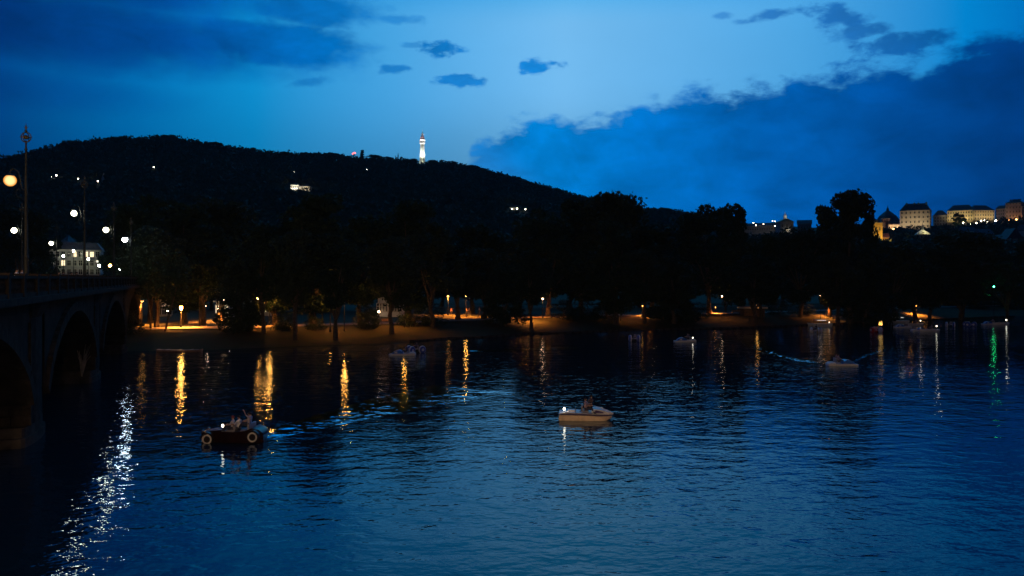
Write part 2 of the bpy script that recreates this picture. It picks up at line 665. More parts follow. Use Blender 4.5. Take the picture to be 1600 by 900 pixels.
RIDGE = [(-600, 275), (-200, 262), (0, 246), (60, 233), (100, 223), (180, 216), (260, 214), (330, 225), (420, 238), (470, 243), (500, 241), (560, 246), (640, 251), (700, 255), (750, 263),
         (800, 276), (850, 291), (900, 305), (960, 318), (1000, 324), (1060, 331), (1140, 340), (1200, 349), (1290, 354), (1370, 360), (1405, 360),
         (1480, 355), (1560, 349), (1600, 345), (1800, 335), (2200, 345)]
RYD = [(-600, 900), (0, 1000), (300, 1120), (560, 1300), (700, 1360), (900, 1300), (1100, 1200), (1300, 1080), (1400, 1060), (1600, 1000), (2200, 950)]
rpx, rpy = np.array([p[0] for p in RIDGE], float), np.array([p[1] for p in RIDGE], float)
qpx, qy = np.array([p[0] for p in RYD], float), np.array([p[1] for p in RYD], float)


def hillz(x, Y):
    px = 800 + F * x / Y
    Yr = np.interp(px, qpx, qy)
    zr = EYE + (HOR - np.interp(px, rpx, rpy)) / F * Yr - np.where(px < 1180, 8.0, 2.0)
    t = (Y - 330) / (Yr - 330)
    tt = np.clip(t, 0, 1) ** 1.12
    z = 5.0 + (zr - 5.0) * tt
    z = np.where(t > 1, zr - (Y - Yr) * 0.05, z)
    z = z + 4.0 * np.sin(x * 0.021 + 1.3) * np.sin(Y * 0.017) * np.clip(t, 0, 1) * np.clip(1.15 - t, 0, 1) * 2
    return z


def ground_hit(px, py):
    Ys = np.arange(340, 1500, 2.0)
    x = (px - 800) / F * Ys
    z = hillz(x, Ys)
    ray = EYE + (HOR - py) / F * Ys
    i = int(np.argmax(z >= ray))
    if z[i] < ray[i]:
        i = int(np.argmin(np.abs(z - ray)))
    return P(px, py, float(Ys[i]))


def make_hill():
    us = np.linspace(-1.05, 1.05, 220)
    Ys = np.concatenate([np.linspace(250, 330, 4), np.linspace(345, 1500, 100), [1600, 1700]])
    vs = []
    for Y in Ys:
        x = us * Y
        z = hillz(x, np.full_like(x, Y))
        z = np.where(Y < 330, 2.4 + (Y - 250) / 80 * 2.6, z)
        vs.append(np.stack([x, np.full_like(x, Y), z], 1))
    vs = np.concatenate(vs)
    n = len(us)
    qs = [(i * n + k, i * n + k + 1, (i + 1) * n + k + 1, (i + 1) * n + k) for i in range(len(Ys) - 1) for k in range(n - 1)]
    me = fast_mesh('hill', vs, qs, GRASS)
    me.polygons.foreach_set('use_smooth', [True] * len(me.polygons))
    obj('hill', me, kind='structure')


make_hill()


# ------------------------------------------------------------------ water
def make_water():
    m = bpy.data.materials.new('river_water')
    m.use_nodes = True
    t = m.node_tree
    t.nodes.clear()
    g = NG(t)
    out = g.node('ShaderNodeOutputMaterial')
    df = g.node('ShaderNodeBsdfDiffuse')
    df.inputs[0].default_value = (0.002, 0.016, 0.030, 1)
    gl = g.node('ShaderNodeBsdfGlossy')
    gl.inputs['Color'].default_value = (0.80, 0.93, 1.0, 1)
    gl.inputs['Roughness'].default_value = 0.02
    fr = g.node('ShaderNodeFresnel')
    fr.inputs['IOR'].default_value = 1.40
    b = g.node('ShaderNodeMixShader')
    t.links.new(fr.outputs[0], b.inputs[0])
    t.links.new(df.outputs[0], b.inputs[1])
    t.links.new(gl.outputs[0], b.inputs[2])
    tc = g.node('ShaderNodeTexCoord')
    v = tc.outputs['Object']
    mp = g.node('ShaderNodeMapping')
    mp.inputs['Scale'].default_value = (0.75, 1.0, 1.0)
    t.links.new(v, mp.inputs[0])
    w = mp.outputs[0]
    patch = g.smooth(g.noise(v, 0.035, 3.0, 0.5), 0.35, 0.65, 0.65, 1.25)
    h = g.m('MULTIPLY', g.noise(w, 0.42, 2.0, 0.5, 0.3), 0.075)
    h = g.m('ADD', h, g.m('MULTIPLY', g.m('MULTIPLY', g.noise(w, 1.5, 1.0, 0.5, 0.5), 0.034), patch))
    h = g.m('ADD', h, g.m('MULTIPLY', g.m('MULTIPLY', g.noise(w, 4.6, 1.0, 0.5), 0.0115), patch))
    bp = g.node('ShaderNodeBump')
    bp.inputs['Strength'].default_value = 1.0
    bp.inputs['Distance'].default_value = 1.0
    t.links.new(h, bp.inputs['Height'])
    for q in (gl, fr, df):
        t.links.new(bp.outputs[0], q.inputs['Normal'])
    t.links.new(b.outputs[0], out.inputs[0])
    MATS['river_water'] = m
    mb = MB()
    xs = [-900, -300, -100, 0, 100, 300, 900]
    ys = [-60, 0, 30, 60, 100, 150, 260, 420]
    vs = [(x, y, 0) for y in ys for x in xs]
    n = len(xs)
    fs = [(i * n + k, i * n + k + 1, (i + 1) * n + k + 1, (i + 1) * n + k) for i in range(len(ys) - 1) for k in range(n - 1)]
    mb.add(vs, fs).build('river_water', m, kind='structure')


make_water()


def wake(pts, w0, w1, amp=0.05, wl=0.55, seed=0):
    """churned strip of water behind a boat; pts are river-surface pixels (px, py)"""
    path = []
    for px, py in pts:
        Y = EYE * F / (py - HOR)
        path.append(Vector(((px - 800) / F * Y, Y, 0)))
    L = [0]
    for a, b in zip(path, path[1:]):
        L.append(L[-1] + (b - a).length)
    n = max(20, int(L[-1] / 0.22))
    m = 26
    vs, qs = [], []
    for i in range(n + 1):
        s = L[-1] * i / n
        k = min(len(path) - 2, max(j for j in range(len(L)) if L[j] <= s + 1e-6))
        f = (s - L[k]) / max(1e-6, L[k + 1] - L[k])
        c = path[k].lerp(path[k + 1], f)
        d = (path[k + 1] - path[k]).normalized()
        nrm = Vector((-d.y, d.x, 0))
        u = i / n
        w = w0 + (w1 - w0) * u
        fade = min(1, u * 12) * (1 - u) ** 0.7
        for j in range(m + 1):
            q = j / m * 2 - 1
            p = c + nrm * (q * w)
            e = (1 - q * q)
            nz = mnoise.noise(Vector((p.x / wl, p.y / wl, seed))) + 0.5 * mnoise.noise(Vector((p.x / wl * 2.3, p.y / wl * 2.3, seed + 4)))
            ridge = 0.18 * math.exp(-((abs(q) - 0.78) / 0.12) ** 2)
            z = -0.010 * (1 - min(1, e * 1.6)) ** 2 + 0.004 + amp * fade * (e * e * (0.35 + nz) + ridge * 0.5)
            vs.append((p.x, p.y, z))
    for i in range(n):
        for j in range(m):
            a = i * (m + 1) + j
            qs.append((a, a + 1, a + m + 2, a + m + 1))
    me = fast_mesh('boat_wake', vs, qs, MATS['river_water'])
    me.polygons.foreach_set('use_smooth', [True] * len(me.polygons))
    obj('boat_wake', me, kind='stuff')


wake([(412, 684), (470, 668), (560, 645), (640, 626), (740, 608)], 0.9, 5.5, 0.050, 0.8, 1)
wake([(1300, 569), (1250, 563), (1205, 552), (1180, 540), (1172, 524)], 0.6, 2.8, 0.075, 0.9, 2)
wake([(1330, 566), (1355, 554), (1385, 545), (1400, 541)], 0.25, 0.8, 0.05, 0.6, 3)
wake([(664, 551), (720, 549), (790, 547), (900, 543)], 0.7, 2.4, 0.06, 0.8, 4)
wake([(1098, 534), (1140, 532), (1175, 530)], 0.4, 1.2, 0.03, 0.7, 5)
wake([(1462, 518), (1510, 515), (1560, 513)], 0.5, 1.5, 0.07, 0.8, 6)
wake([(1570, 510), (1620, 508)], 0.5, 1.5, 0.07, 0.8, 7)


# ------------------------------------------------------------------ trees
def leaf_quads(cent, size, up_bias=0.3):
    n = len(cent)
    a = rng.normal(size=(n, 3))
    a[:, 2] += up_bias * np.sign(rng.random(n) - 0.2)
    a /= np.linalg.norm(a, axis=1)[:, None]
    r = rng.normal(size=(n, 3))
    u = np.cross(a, r)
    u /= np.linalg.norm(u, axis=1)[:, None]
    w = np.cross(a, u)
    s = (size * (0.6 + 0.8 * rng.random(n)))[:, None] if np.isscalar(size) else (size * (0.6 + 0.8 * rng.random(n)))[:, None]
    u = u * s * 0.5
    w = w * s * 0.36
    v = np.stack([cent - u - w * 0.5, cent + u * 0.1 - w, cent + u + w * 0.2, cent - u * 0.1 + w], 1).reshape(-1, 3)
    q = np.arange(n * 4).reshape(n, 4)
    return v, q


def crown_points(lobes, per):
    pts = []
    for (c, r, k) in lobes:
        n = int(per * k)
        d = rng.normal(size=(n, 3))
        d /= np.linalg.norm(d, axis=1)[:, None]
        rad = r * (0.55 + 0.5 * rng.random(n) ** 0.7)
        # light breaks: twigs sticking out
        out = rng.random(n) < 0.06
        rad[out] *= 1.25
        p = d * rad[:, None]
        p[:, 2] *= 0.8
        pts.append(p + np.array(c))
    return np.concatenate(pts)


def make_variant(kind, seed, leafm):
    global rng
    rng = np.random.default_rng(seed)
    rd = random.Random(seed)
    lobes = []
    H = 22.0
    limbs = []
    if kind == 'broad':
        n = 52
        base, cz, rx, rz_ = 4.0, 12.6, 6.2, 8.6
        for i in range(n):
            th = rd.uniform(0, 2 * PI)
            u = rd.uniform(-0.95, 0.98)
            rr = math.sqrt(1 - u * u) * rd.uniform(0.55, 1.0)
            c = (rx * rr * math.cos(th), rx * rr * math.sin(th), cz + rz_ * u * rd.uniform(0.85, 1.0))
            lobes.append((c, rd.uniform(1.3, 2.4), 1.0))
        for c, r, k in rd.sample(lobes, 9):
            limbs.append(c)
        th_ = 6.5
    elif kind == 'tall':
        n = 46
        for i in range(n):
            z = rd.uniform(3.6, 21.0)
            w = 4.6 * math.sin(PI * min(1, (z - 1.2) / 21)) ** 0.5
            th = rd.uniform(0, 2 * PI)
            rr = w * rd.uniform(0.3, 1.0)
            c = (rr * math.cos(th), rr * math.sin(th), z)
            lobes.append((c, rd.uniform(1.2, 2.1), 1.0))
        for c, r, k in rd.sample(lobes, 8):
            limbs.append(c)
        th_ = 8
    elif kind == 'column':
        for i in range(24):
            z = 2.5 + 18.5 * i / 23
            w = 2.4 * math.sin(PI * min(1, (z + 1) / 24)) ** 0.5
            th = rd.uniform(0, 2 * PI)
            lobes.append(((w * 0.6 * math.cos(th), w * 0.6 * math.sin(th), z), rd.uniform(1.2, 1.8), 0.9))
        limbs = [lobes[8][0], lobes[14][0], lobes[19][0]]
        th_ = 16
    elif kind == 'low':          # foliage nearly to the ground
        for i in range(44):
            z = 1.2 + 19.5 * rd.random() ** 0.9
            w = 5.2 * (1 - (z / 23.0) ** 2) ** 0.7
            th = rd.uniform(0, 2 * PI)
            rr = w * rd.uniform(0.35, 1.0)
            lobes.append(((rr * math.cos(th), rr * math.sin(th), z), rd.uniform(1.4, 2.5), 1.0))
        for c, r, k in rd.sample(lobes, 7):
            limbs.append(c)
        th_ = 8
    elif kind == 'arch':         # crown carried high, open underneath
        for i in range(46):
            th = rd.uniform(0, 2 * PI)
            u = rd.uniform(-0.98, 0.98)
            rr = math.sqrt(1 - u * u) * rd.uniform(0.4, 1.0)
            lobes.append(((5.6 * rr * math.cos(th), 5.6 * rr * math.sin(th), 14.2 + 6.6 * u), rd.uniform(1.3, 2.2), 1.0))
        for c, r, k in rd.sample(lobes, 9):
            limbs.append(c)
        th_ = 8
    elif kind == 'shrub':
        for i in range(26):
            th = rd.uniform(0, 2 * PI)
            rr = 7.5 * math.sqrt(rd.random())
            z = rd.uniform(1.0, 20) * (1 - (rr / 9.5) ** 2)
            lobes.append(((rr * math.cos(th), rr * math.sin(th), z), rd.uniform(1.8, 3.2), 0.7))
        for c, r, k in rd.sample(lobes, 7):
            limbs.append(c)
        th_ = 4
    elif kind == 'lean':         # two heads, open
        for hd in ((-2.6, 0.4, 15.5, 3.8, 5.0), (2.8, -0.5, 13.0, 3.6, 4.6), (0.2, 0, 18.2, 2.6, 3.4)):
            for i in range(12):
                th = rd.uniform(0, 2 * PI)
                u = rd.uniform(-0.95, 0.98)
                rr = math.sqrt(1 - u * u) * rd.uniform(0.6, 1.0)
                lobes.append(((hd[0] + hd[3] * rr * math.cos(th), hd[1] + hd[3] * rr * math.sin(th), hd[2] + hd[4] * u), rd.uniform(1.1, 2.0), 0.9))
        for c, r, k in rd.sample(lobes, 10):
            limbs.append(c)
        th_ = 7
    pts = crown_points(lobes, 210)
    v, q = leaf_quads(pts, 0.62)
    crown = fast_mesh('crown', v, q, leafm)
    mb = MB()
    r0 = 0.42 if kind != 'column' else 0.28
    sway = [Vector((rd.uniform(-.25, .25) * i, rd.uniform(-.25, .25) * i, th_ * i / 4)) for i in range(5)]
    sway[0] = Vector((0, 0, -0.5))
    mb.tube(sway, [r0 * 1.35, r0 * 1.0, r0 * 0.85, r0 * 0.75, r0 * 0.6], 8)
    top = sway[-1]
    for c in limbs:
        c = Vector(c)
        st = sway[rd.choice((2, 3, 4))]
        mid = st.lerp(c, 0.5) + Vector((rd.uniform(-.5, .5), rd.uniform(-.5, .5), rd.uniform(0, .8)))
        mb.tube([st, mid, c], [r0 * 0.5, r0 * 0.3, r0 * 0.1], 6)
    trunk = mb.mesh('trunk', BARK)
    zmax = float(np.percentile(v[:, 2], 99.9))
    wid = float(np.percentile(v[:, 0], 99) - np.percentile(v[:, 0], 1))
    return crown, trunk, zmax, wid


VAR = {
    'broad': [make_variant('broad', s, LEAF[k]) for s, k in ((1, 0), (2, 1), (3, 2))],
    'tall': [make_variant('tall', s, LEAF[k]) for s, k in ((4, 0), (5, 2))],
    'column': [make_variant('column', 6, LEAF[0])],
    'low': [make_variant('low', s, LEAF[k]) for s, k in ((7, 0), (8, 1))],
    'arch': [make_variant('arch', s, LEAF[k]) for s, k in ((11, 0), (12, 1))],
    'shrub': [make_variant('shrub', s, LEAF[k]) for s, k in ((13, 0), (14, 1), (15, 2))],
    'lean': [make_variant('lean', 9, LEAF[1])],
}
rng = np.random.default_rng(21)
_tc = [0]


def tree(kind, px, top, width, Y, label, group='trees along the island bank', z0=None, base_px=None, name=None):
    x = (px - 800) / F * Y
    if z0 is None:
        z0 = bankz(x, Y)
    vs = VAR[kind]
    cr, tr, zm, wd = vs[_tc[0] % len(vs)]
    _tc[0] += 1
    ztop = EYE + (HOR - top) / F * Y
    sz = (ztop - z0) / zm
    sx = (width / F * Y) / wd
    nm = name or {'broad': 'broadleaf_tree', 'tall': 'tall_tree', 'column': 'poplar_tree', 'low': 'bushy_tree', 'lean': 'forked_tree', 'arch': 'high_crowned_tree', 'shrub': 'bank_shrub'}[kind]
    r = thing(nm, label, 'tree', (x, Y, z0), random.uniform(0, 6.28), group, (sx, sx, sz))
    obj('trunk', tr, r)
    obj('crown', cr, r)
    return r


TREES = [
    # kind, px, top, width, Y, label
    ('broad', 25, 322, 105, 210, 'spreading tree lit by the bridge lamps, at the far left edge behind the bridge'),
    ('tall', 62, 366, 34, 235, 'narrow tree left of the grey apartment house behind the bridge'),
    ('broad', 236, 306, 124, 150, 'large dark tree at the end of the bridge, its leaves lit by white lamps'),
    ('tall', 288, 318, 92, 146, 'dark tree whose crown hangs over the orange lantern on the bank'),
    ('broad', 345, 312, 120, 160, 'broad dark tree to the right of the orange lantern on the bank'),
    ('low', 374, 398, 62, 128, 'small bushy tree with leaves down to the bank, right of the lit lawn'),
    ('tall', 430, 352, 92, 142, 'middling dark tree between the bushy bank tree and the tallest left crown'),
    ('tall', 490, 303, 112, 138, 'tall rounded tree right under the lit restaurant on the hill'),
    ('broad', 562, 338, 110, 146, 'dark rounded tree to the left of the shuttered white wall on the bank'),
    ('tall', 640, 312, 88, 150, 'tall slender dark tree below the lattice tower'),
    ('lean', 676, 348, 96, 144, 'dark open tree just left of the lit clearing with walkers'),
    ('broad', 738, 352, 112, 190, 'rounded tree standing behind the lit clearing with walkers'),
    ('low', 790, 412, 54, 152, 'small bushy tree on the bank right of the lit clearing with walkers'),
    ('broad', 812, 372, 86, 186, 'dark tree behind the small bushy tree by the clearing'),
    ('broad', 856, 328, 108, 170, 'broad dark tree over the pale lantern in the middle of the bank'),
    ('tall', 908, 309, 78, 186, 'tree at the foot of the hill slope, left of the highest middle crown'),
    ('broad', 955, 299, 104, 182, 'highest crown in the middle of the row, standing against the sky'),
    ('tall', 962, 346, 66, 164, 'paler pointed tree in front of the highest middle crown'),
    ('tall', 1020, 352, 84, 176, 'dark tree between the highest middle crown and the wide right one'),
    ('low', 1052, 400, 74, 168, 'low bushy tree beside the leaning lamp mast'),
    ('broad', 1108, 321, 108, 186, 'wide rounded tree with two thin poplars at its right'),
    ('column', 1134, 319, 24, 192, 'thin poplar growing out of the wide rounded crown'),
    ('column', 1154, 319, 25, 190, 'thin poplar with blunt top at the edge of the sky gap'),
    ('broad', 1190, 366, 82, 180, 'low rounded tree below the row of lights on the slope'),
    ('broad', 1250, 356, 90, 186, 'rounded tree in front of the pale domed church'),
    ('tall', 1296, 322, 50, 190, 'shoulder tree leaning on the great tree left of the yellow tower'),
    ('tall', 1328, 297, 76, 184, 'great tall tree against the sky left of the yellow tower'),
    ('tall', 1358, 338, 24, 196, 'slim leafy tree half hiding the yellow church tower'),
    ('broad', 1398, 378, 84, 190, 'rounded tree under the yellow church tower'),
    ('low', 1352, 405, 70, 186, 'leafy bush-like tree at the foot of the great tall tree'),
    ('broad', 1452, 382, 78, 200, 'rounded tree below the lit cupola'),
    ('broad', 1502, 360, 112, 204, 'wide rounded tree below the floodlit castle palaces'),
    ('lean', 1572, 396, 86, 208, 'open tree at the right edge below the pale gabled houses'),
    ('broad', 1625, 370, 90, 215, 'dark tree cut by the right edge of the view'),
    ('low', 180, 440, 46, 140, 'dark shrubby tree beside the last bridge pier'),
]
for t_ in TREES:
    tree(*t_)
# second row, deeper on the island: closes the wood between the trunks
BACK = [(192, 372, 70, 260, 'dim tree behind the bridge end, right of the apartment house'), (270, 352, 110, 230, 'dim tree deep behind the orange lantern'),
        (398, 366, 110, 215, 'dim tree deep in the park right of the orange lantern'), (462, 384, 100, 200, 'dim tree deep in the park behind the tall rounded tree'),
        (520, 372, 110, 206, 'dim tree deep in the park behind the speckled lights'), (606, 362, 100, 205, 'dim tree deep in the park behind the white shuttered wall'),
        (690, 398, 90, 230, 'dim tree deep in the park at the left end of the clearing'), (772, 392, 96, 236, 'dim tree deep in the park at the right end of the clearing'),
        (890, 372, 110, 225, 'dim tree deep in the park behind the pale lantern'), (1000, 380, 110, 228, 'dim tree deep in the park behind the leaning lamp mast'),
        (1072, 366, 110, 232, 'dim tree deep in the park left of the wide rounded tree'), (1160, 372, 100, 240, 'dim tree deep in the park behind the two poplars'),
        (1222, 372, 100, 240, 'dim tree deep in the park before the domed church'), (1290, 374, 104, 240, 'dim tree deep in the park behind the great tall tree'),
        (1346, 386, 80, 245, 'dim tree deep in the park under the spire'), (1424, 378, 104, 250, 'dim tree deep in the park below the castle wall'),
        (1545, 384, 100, 250, 'dim tree deep in the park below the gabled houses'), (1478, 392, 90, 245, 'dim tree deep in the park below the white cupola'),
        (330, 395, 90, 205, 'dim low tree behind the lit lawn')]
for (px, top, w, Y, lab) in BACK:
    tree('broad' if int(px) % 2 == 0 else 'low', px, top, w, Y, lab, 'trees deep in the island park')

ARCH = [(412, 352, 82, 128, 'high-crowned tree hiding the orange lantern right of the bushy bank tree'), (462, 360, 80, 126, 'high-crowned tree at the left edge of the tall rounded tree'),
        (524, 366, 88, 128, 'high-crowned tree over the speckled lights'), (612, 372, 86, 134, 'high-crowned tree over the long pale building'),
        (716, 382, 96, 158, 'high-crowned tree whose leaves roof the lit clearing'), (756, 388, 70, 160, 'high-crowned tree at the right end of the lit clearing'),
        (830, 392, 62, 154, 'high-crowned tree over the lit bank slope in the middle'), (1006, 392, 76, 166, 'high-crowned tree above the floating wheels'),
        (318, 352, 96, 144, 'high-crowned tree over the back of the lit lawn'), (244, 356, 90, 134, 'high-crowned tree over the left of the lit lawn'),
        (1180, 398, 84, 172, 'high-crowned tree over the small stall'), (1308, 396, 76, 178, 'high-crowned tree over the two people on the right bank'),
        (1430, 404, 90, 196, 'high-crowned tree over the orange strip on the right bank'), (1500, 408, 84, 200, 'high-crowned tree right of the orange strip on the right bank')]
for (px, top, w, Y, lab) in ARCH:
    tree('arch', px, top, w, Y, lab, 'high-crowned trees on the island bank')
SHR = [(444, 490, 34, 'low shrub on the bank between the orange and the white screened lanterns'), (492, 490, 36, 'low shrub on the bank left of the two orange lanterns'), (572, 488, 40, 'low shrub on the bank before the left end of the long pale building'),
       (392, 470, 46, 'shrub at the foot of the bushy bank tree'), (440, 484, 36, 'shrub on the bank left of the tall rounded tree'),
       (578, 478, 34, 'shrub on the bank left of the long pale building'),
       (648, 472, 44, 'shrub on the bank right of the long pale building'), (676, 474, 40, 'shrub on the bank left of the clearing'), (768, 476, 34, 'shrub at the left foot of the bushy clearing tree'),
       (880, 468, 52, 'shrub on the bank right of the pale middle lantern'), (916, 470, 48, 'shrub on the bank below the tree at the foot of the hill slope'), (948, 472, 44, 'shrub on the bank left of the pale lantern above the floating wheels'),
       (1052, 470, 46, 'shrub on the bank right of the leaning lamp mast'), (1084, 472, 42, 'shrub on the bank left of the lone pinkish lantern'), (1218, 468, 48, 'shrub on the bank right of the small stall'),
       (1250, 470, 44, 'shrub on the bank left of the two people'), (1372, 466, 48, 'shrub on the bank behind the fire basket'), (1348, 472, 34, 'small shrub on the bank left of the fire basket'), (1536, 468, 52, 'shrub at the right end of the bank left of the green lantern'),
       (1586, 468, 52, 'shrub at the right end of the bank right of the green lantern'), (206, 484, 34, 'shrub where the bridge meets the lawn')]
for (px, top, w, lab) in SHR:
    xg = (px - 800) / F * 150
    for _ in range(6):
        Yg = shoreY(xg) + 11.5
        xg = (px - 800) / F * Yg
    tree('shrub', px, top, w, Yg, lab, 'shrubs along the bank')

# hill forest as one mass, kept clear of the buildings on the slope
CLEAR = [(472, 297, 34), (810, 327, 20), (757, 355, 10), (573, 265, 8), (85, 276, 14), (122, 279, 10), (153, 283, 10), (700, 327, 8), (240, 261, 8), (460, 269, 6), (345, 318, 8)]
CLEARW = [(c[0], c[2], ground_hit(c[0], c[1] + 2).y) for c in CLEAR]


def make_forest():
    pts = []
    for Y in np.arange(350, 1420, 8.0):
        x0, x1 = -0.72 * Y, 0.62 * Y
        xs = np.arange(x0, x1, 7.6) + rng.uniform(-3, 3)
        xs = xs + rng.uniform(-3, 3, len(xs))
        yy = Y + rng.uniform(-3.5, 3.5, len(xs))
        px = 800 + F * xs / yy
        Yr = np.interp(px, qpx, qy)
        ok = (yy < Yr + 12) & (yy > 360)
        # the castle slope carries houses, fewer trees
        ok &= ~((px > 1150) & (rng.random(len(xs)) < 0.45))
        ok &= ~((px > 1365) & (yy > 930))
        ok &= ~((px > 1150) & (yy > 985))
        ok &= ~((px > 1150) & (px < 1300) & (yy > 700))
        for cx, hw, cy in CLEARW:
            ok &= ~((np.abs(px - cx) < hw) & (yy > cy - 95) & (yy < cy + 12))
        ok &= ~((np.abs(px - 660) < 10) & (yy > 1290))
        pts.append(np.stack([xs[ok], yy[ok]], 1))
    pts = np.concatenate(pts)
    # only the outer canopy seen from the river
    z = hillz(pts[:, 0], pts[:, 1])
    N = len(pts)
    per = 26
    hgt = rng.uniform(7, 12.5, N)
    rad = rng.uniform(3.4, 5.6, N)
    d = rng.normal(size=(N, per, 3))
    d[:, :, 2] = np.abs(d[:, :, 2]) - 0.25
    d /= np.linalg.norm(d, axis=2)[:, :, None]
    d *= (0.75 + 0.35 * rng.random((N, per)))[:, :, None]
    c = np.empty((N, per, 3))
    c[:, :, 0] = pts[:, 0, None] + d[:, :, 0] * rad[:, None]
    c[:, :, 1] = pts[:, 1, None] + d[:, :, 1] * rad[:, None]
    c[:, :, 2] = z[:, None] + hgt[:, None] * 0.52 + d[:, :, 2] * hgt[:, None] * 0.5
    v, q = leaf_quads(c.reshape(-1, 3), 2.9)
    obj('hill_forest', fast_mesh('hill_forest', v, q, HILLLEAF), kind='stuff')
    return N


N_FOREST = make_forest()

RIDGE_TREES = [('column', 566, 234, 6, 'thin cypress on the ridge right of the red mast'), ('broad', 478, 238, 20, 'round tree on the ridge, leftmost by the saddle'),
               ('broad', 585, 242, 22, 'round tree on the ridge right of the cypress'), ('broad', 604, 245, 22, 'round tree on the ridge in the middle of the dip'),
               ('broad', 645, 248, 16, 'round tree on the ridge at the left foot of the lattice tower'),
               ('broad', 676, 250, 16, 'round tree on the ridge at the right foot of the lattice tower'),
               ('broad', 705, 252, 20, 'round tree on the ridge, second right of the lattice tower'),
               ('broad', 738, 258, 20, 'round tree on the ridge before it falls away'), ('lean', 757, 263, 10, 'small ragged tree on the falling ridge'),
               ('broad', 445, 237, 20, 'round tree on the ridge above the lit restaurant'), ('broad', 520, 239, 24, 'round tree on the ridge left of the red mast'),
               ('broad', 265, 211, 26, 'round tree on the hill top, highest of the ridge'), ('broad', 185, 213, 30, 'round tree on the left part of the hill top'),
               ('broad', 110, 220, 24, 'round tree on the left shoulder of the hill'), ('broad', 335, 222, 24, 'round tree on the ridge right of the hill top'),
               ('broad', 392, 231, 26, 'round tree on the ridge between hill top and saddle'), ('broad', 868, 294, 18, 'round tree near the foot of the falling ridge'),
               ('broad', 1040, 325, 22, 'round tree on the low ridge right of the highest middle crown')]
for kind, px, top, w, lab in RIDGE_TREES:
    Yr = float(np.interp(px, qpx, qy)) - 6
    x = (px - 800) / F * Yr
    z0 = float(hillz(np.array([x]), np.array([Yr]))[0])
    tree(kind, px, top, w, Yr, lab, 'trees standing out on the ridge', z0=z0)


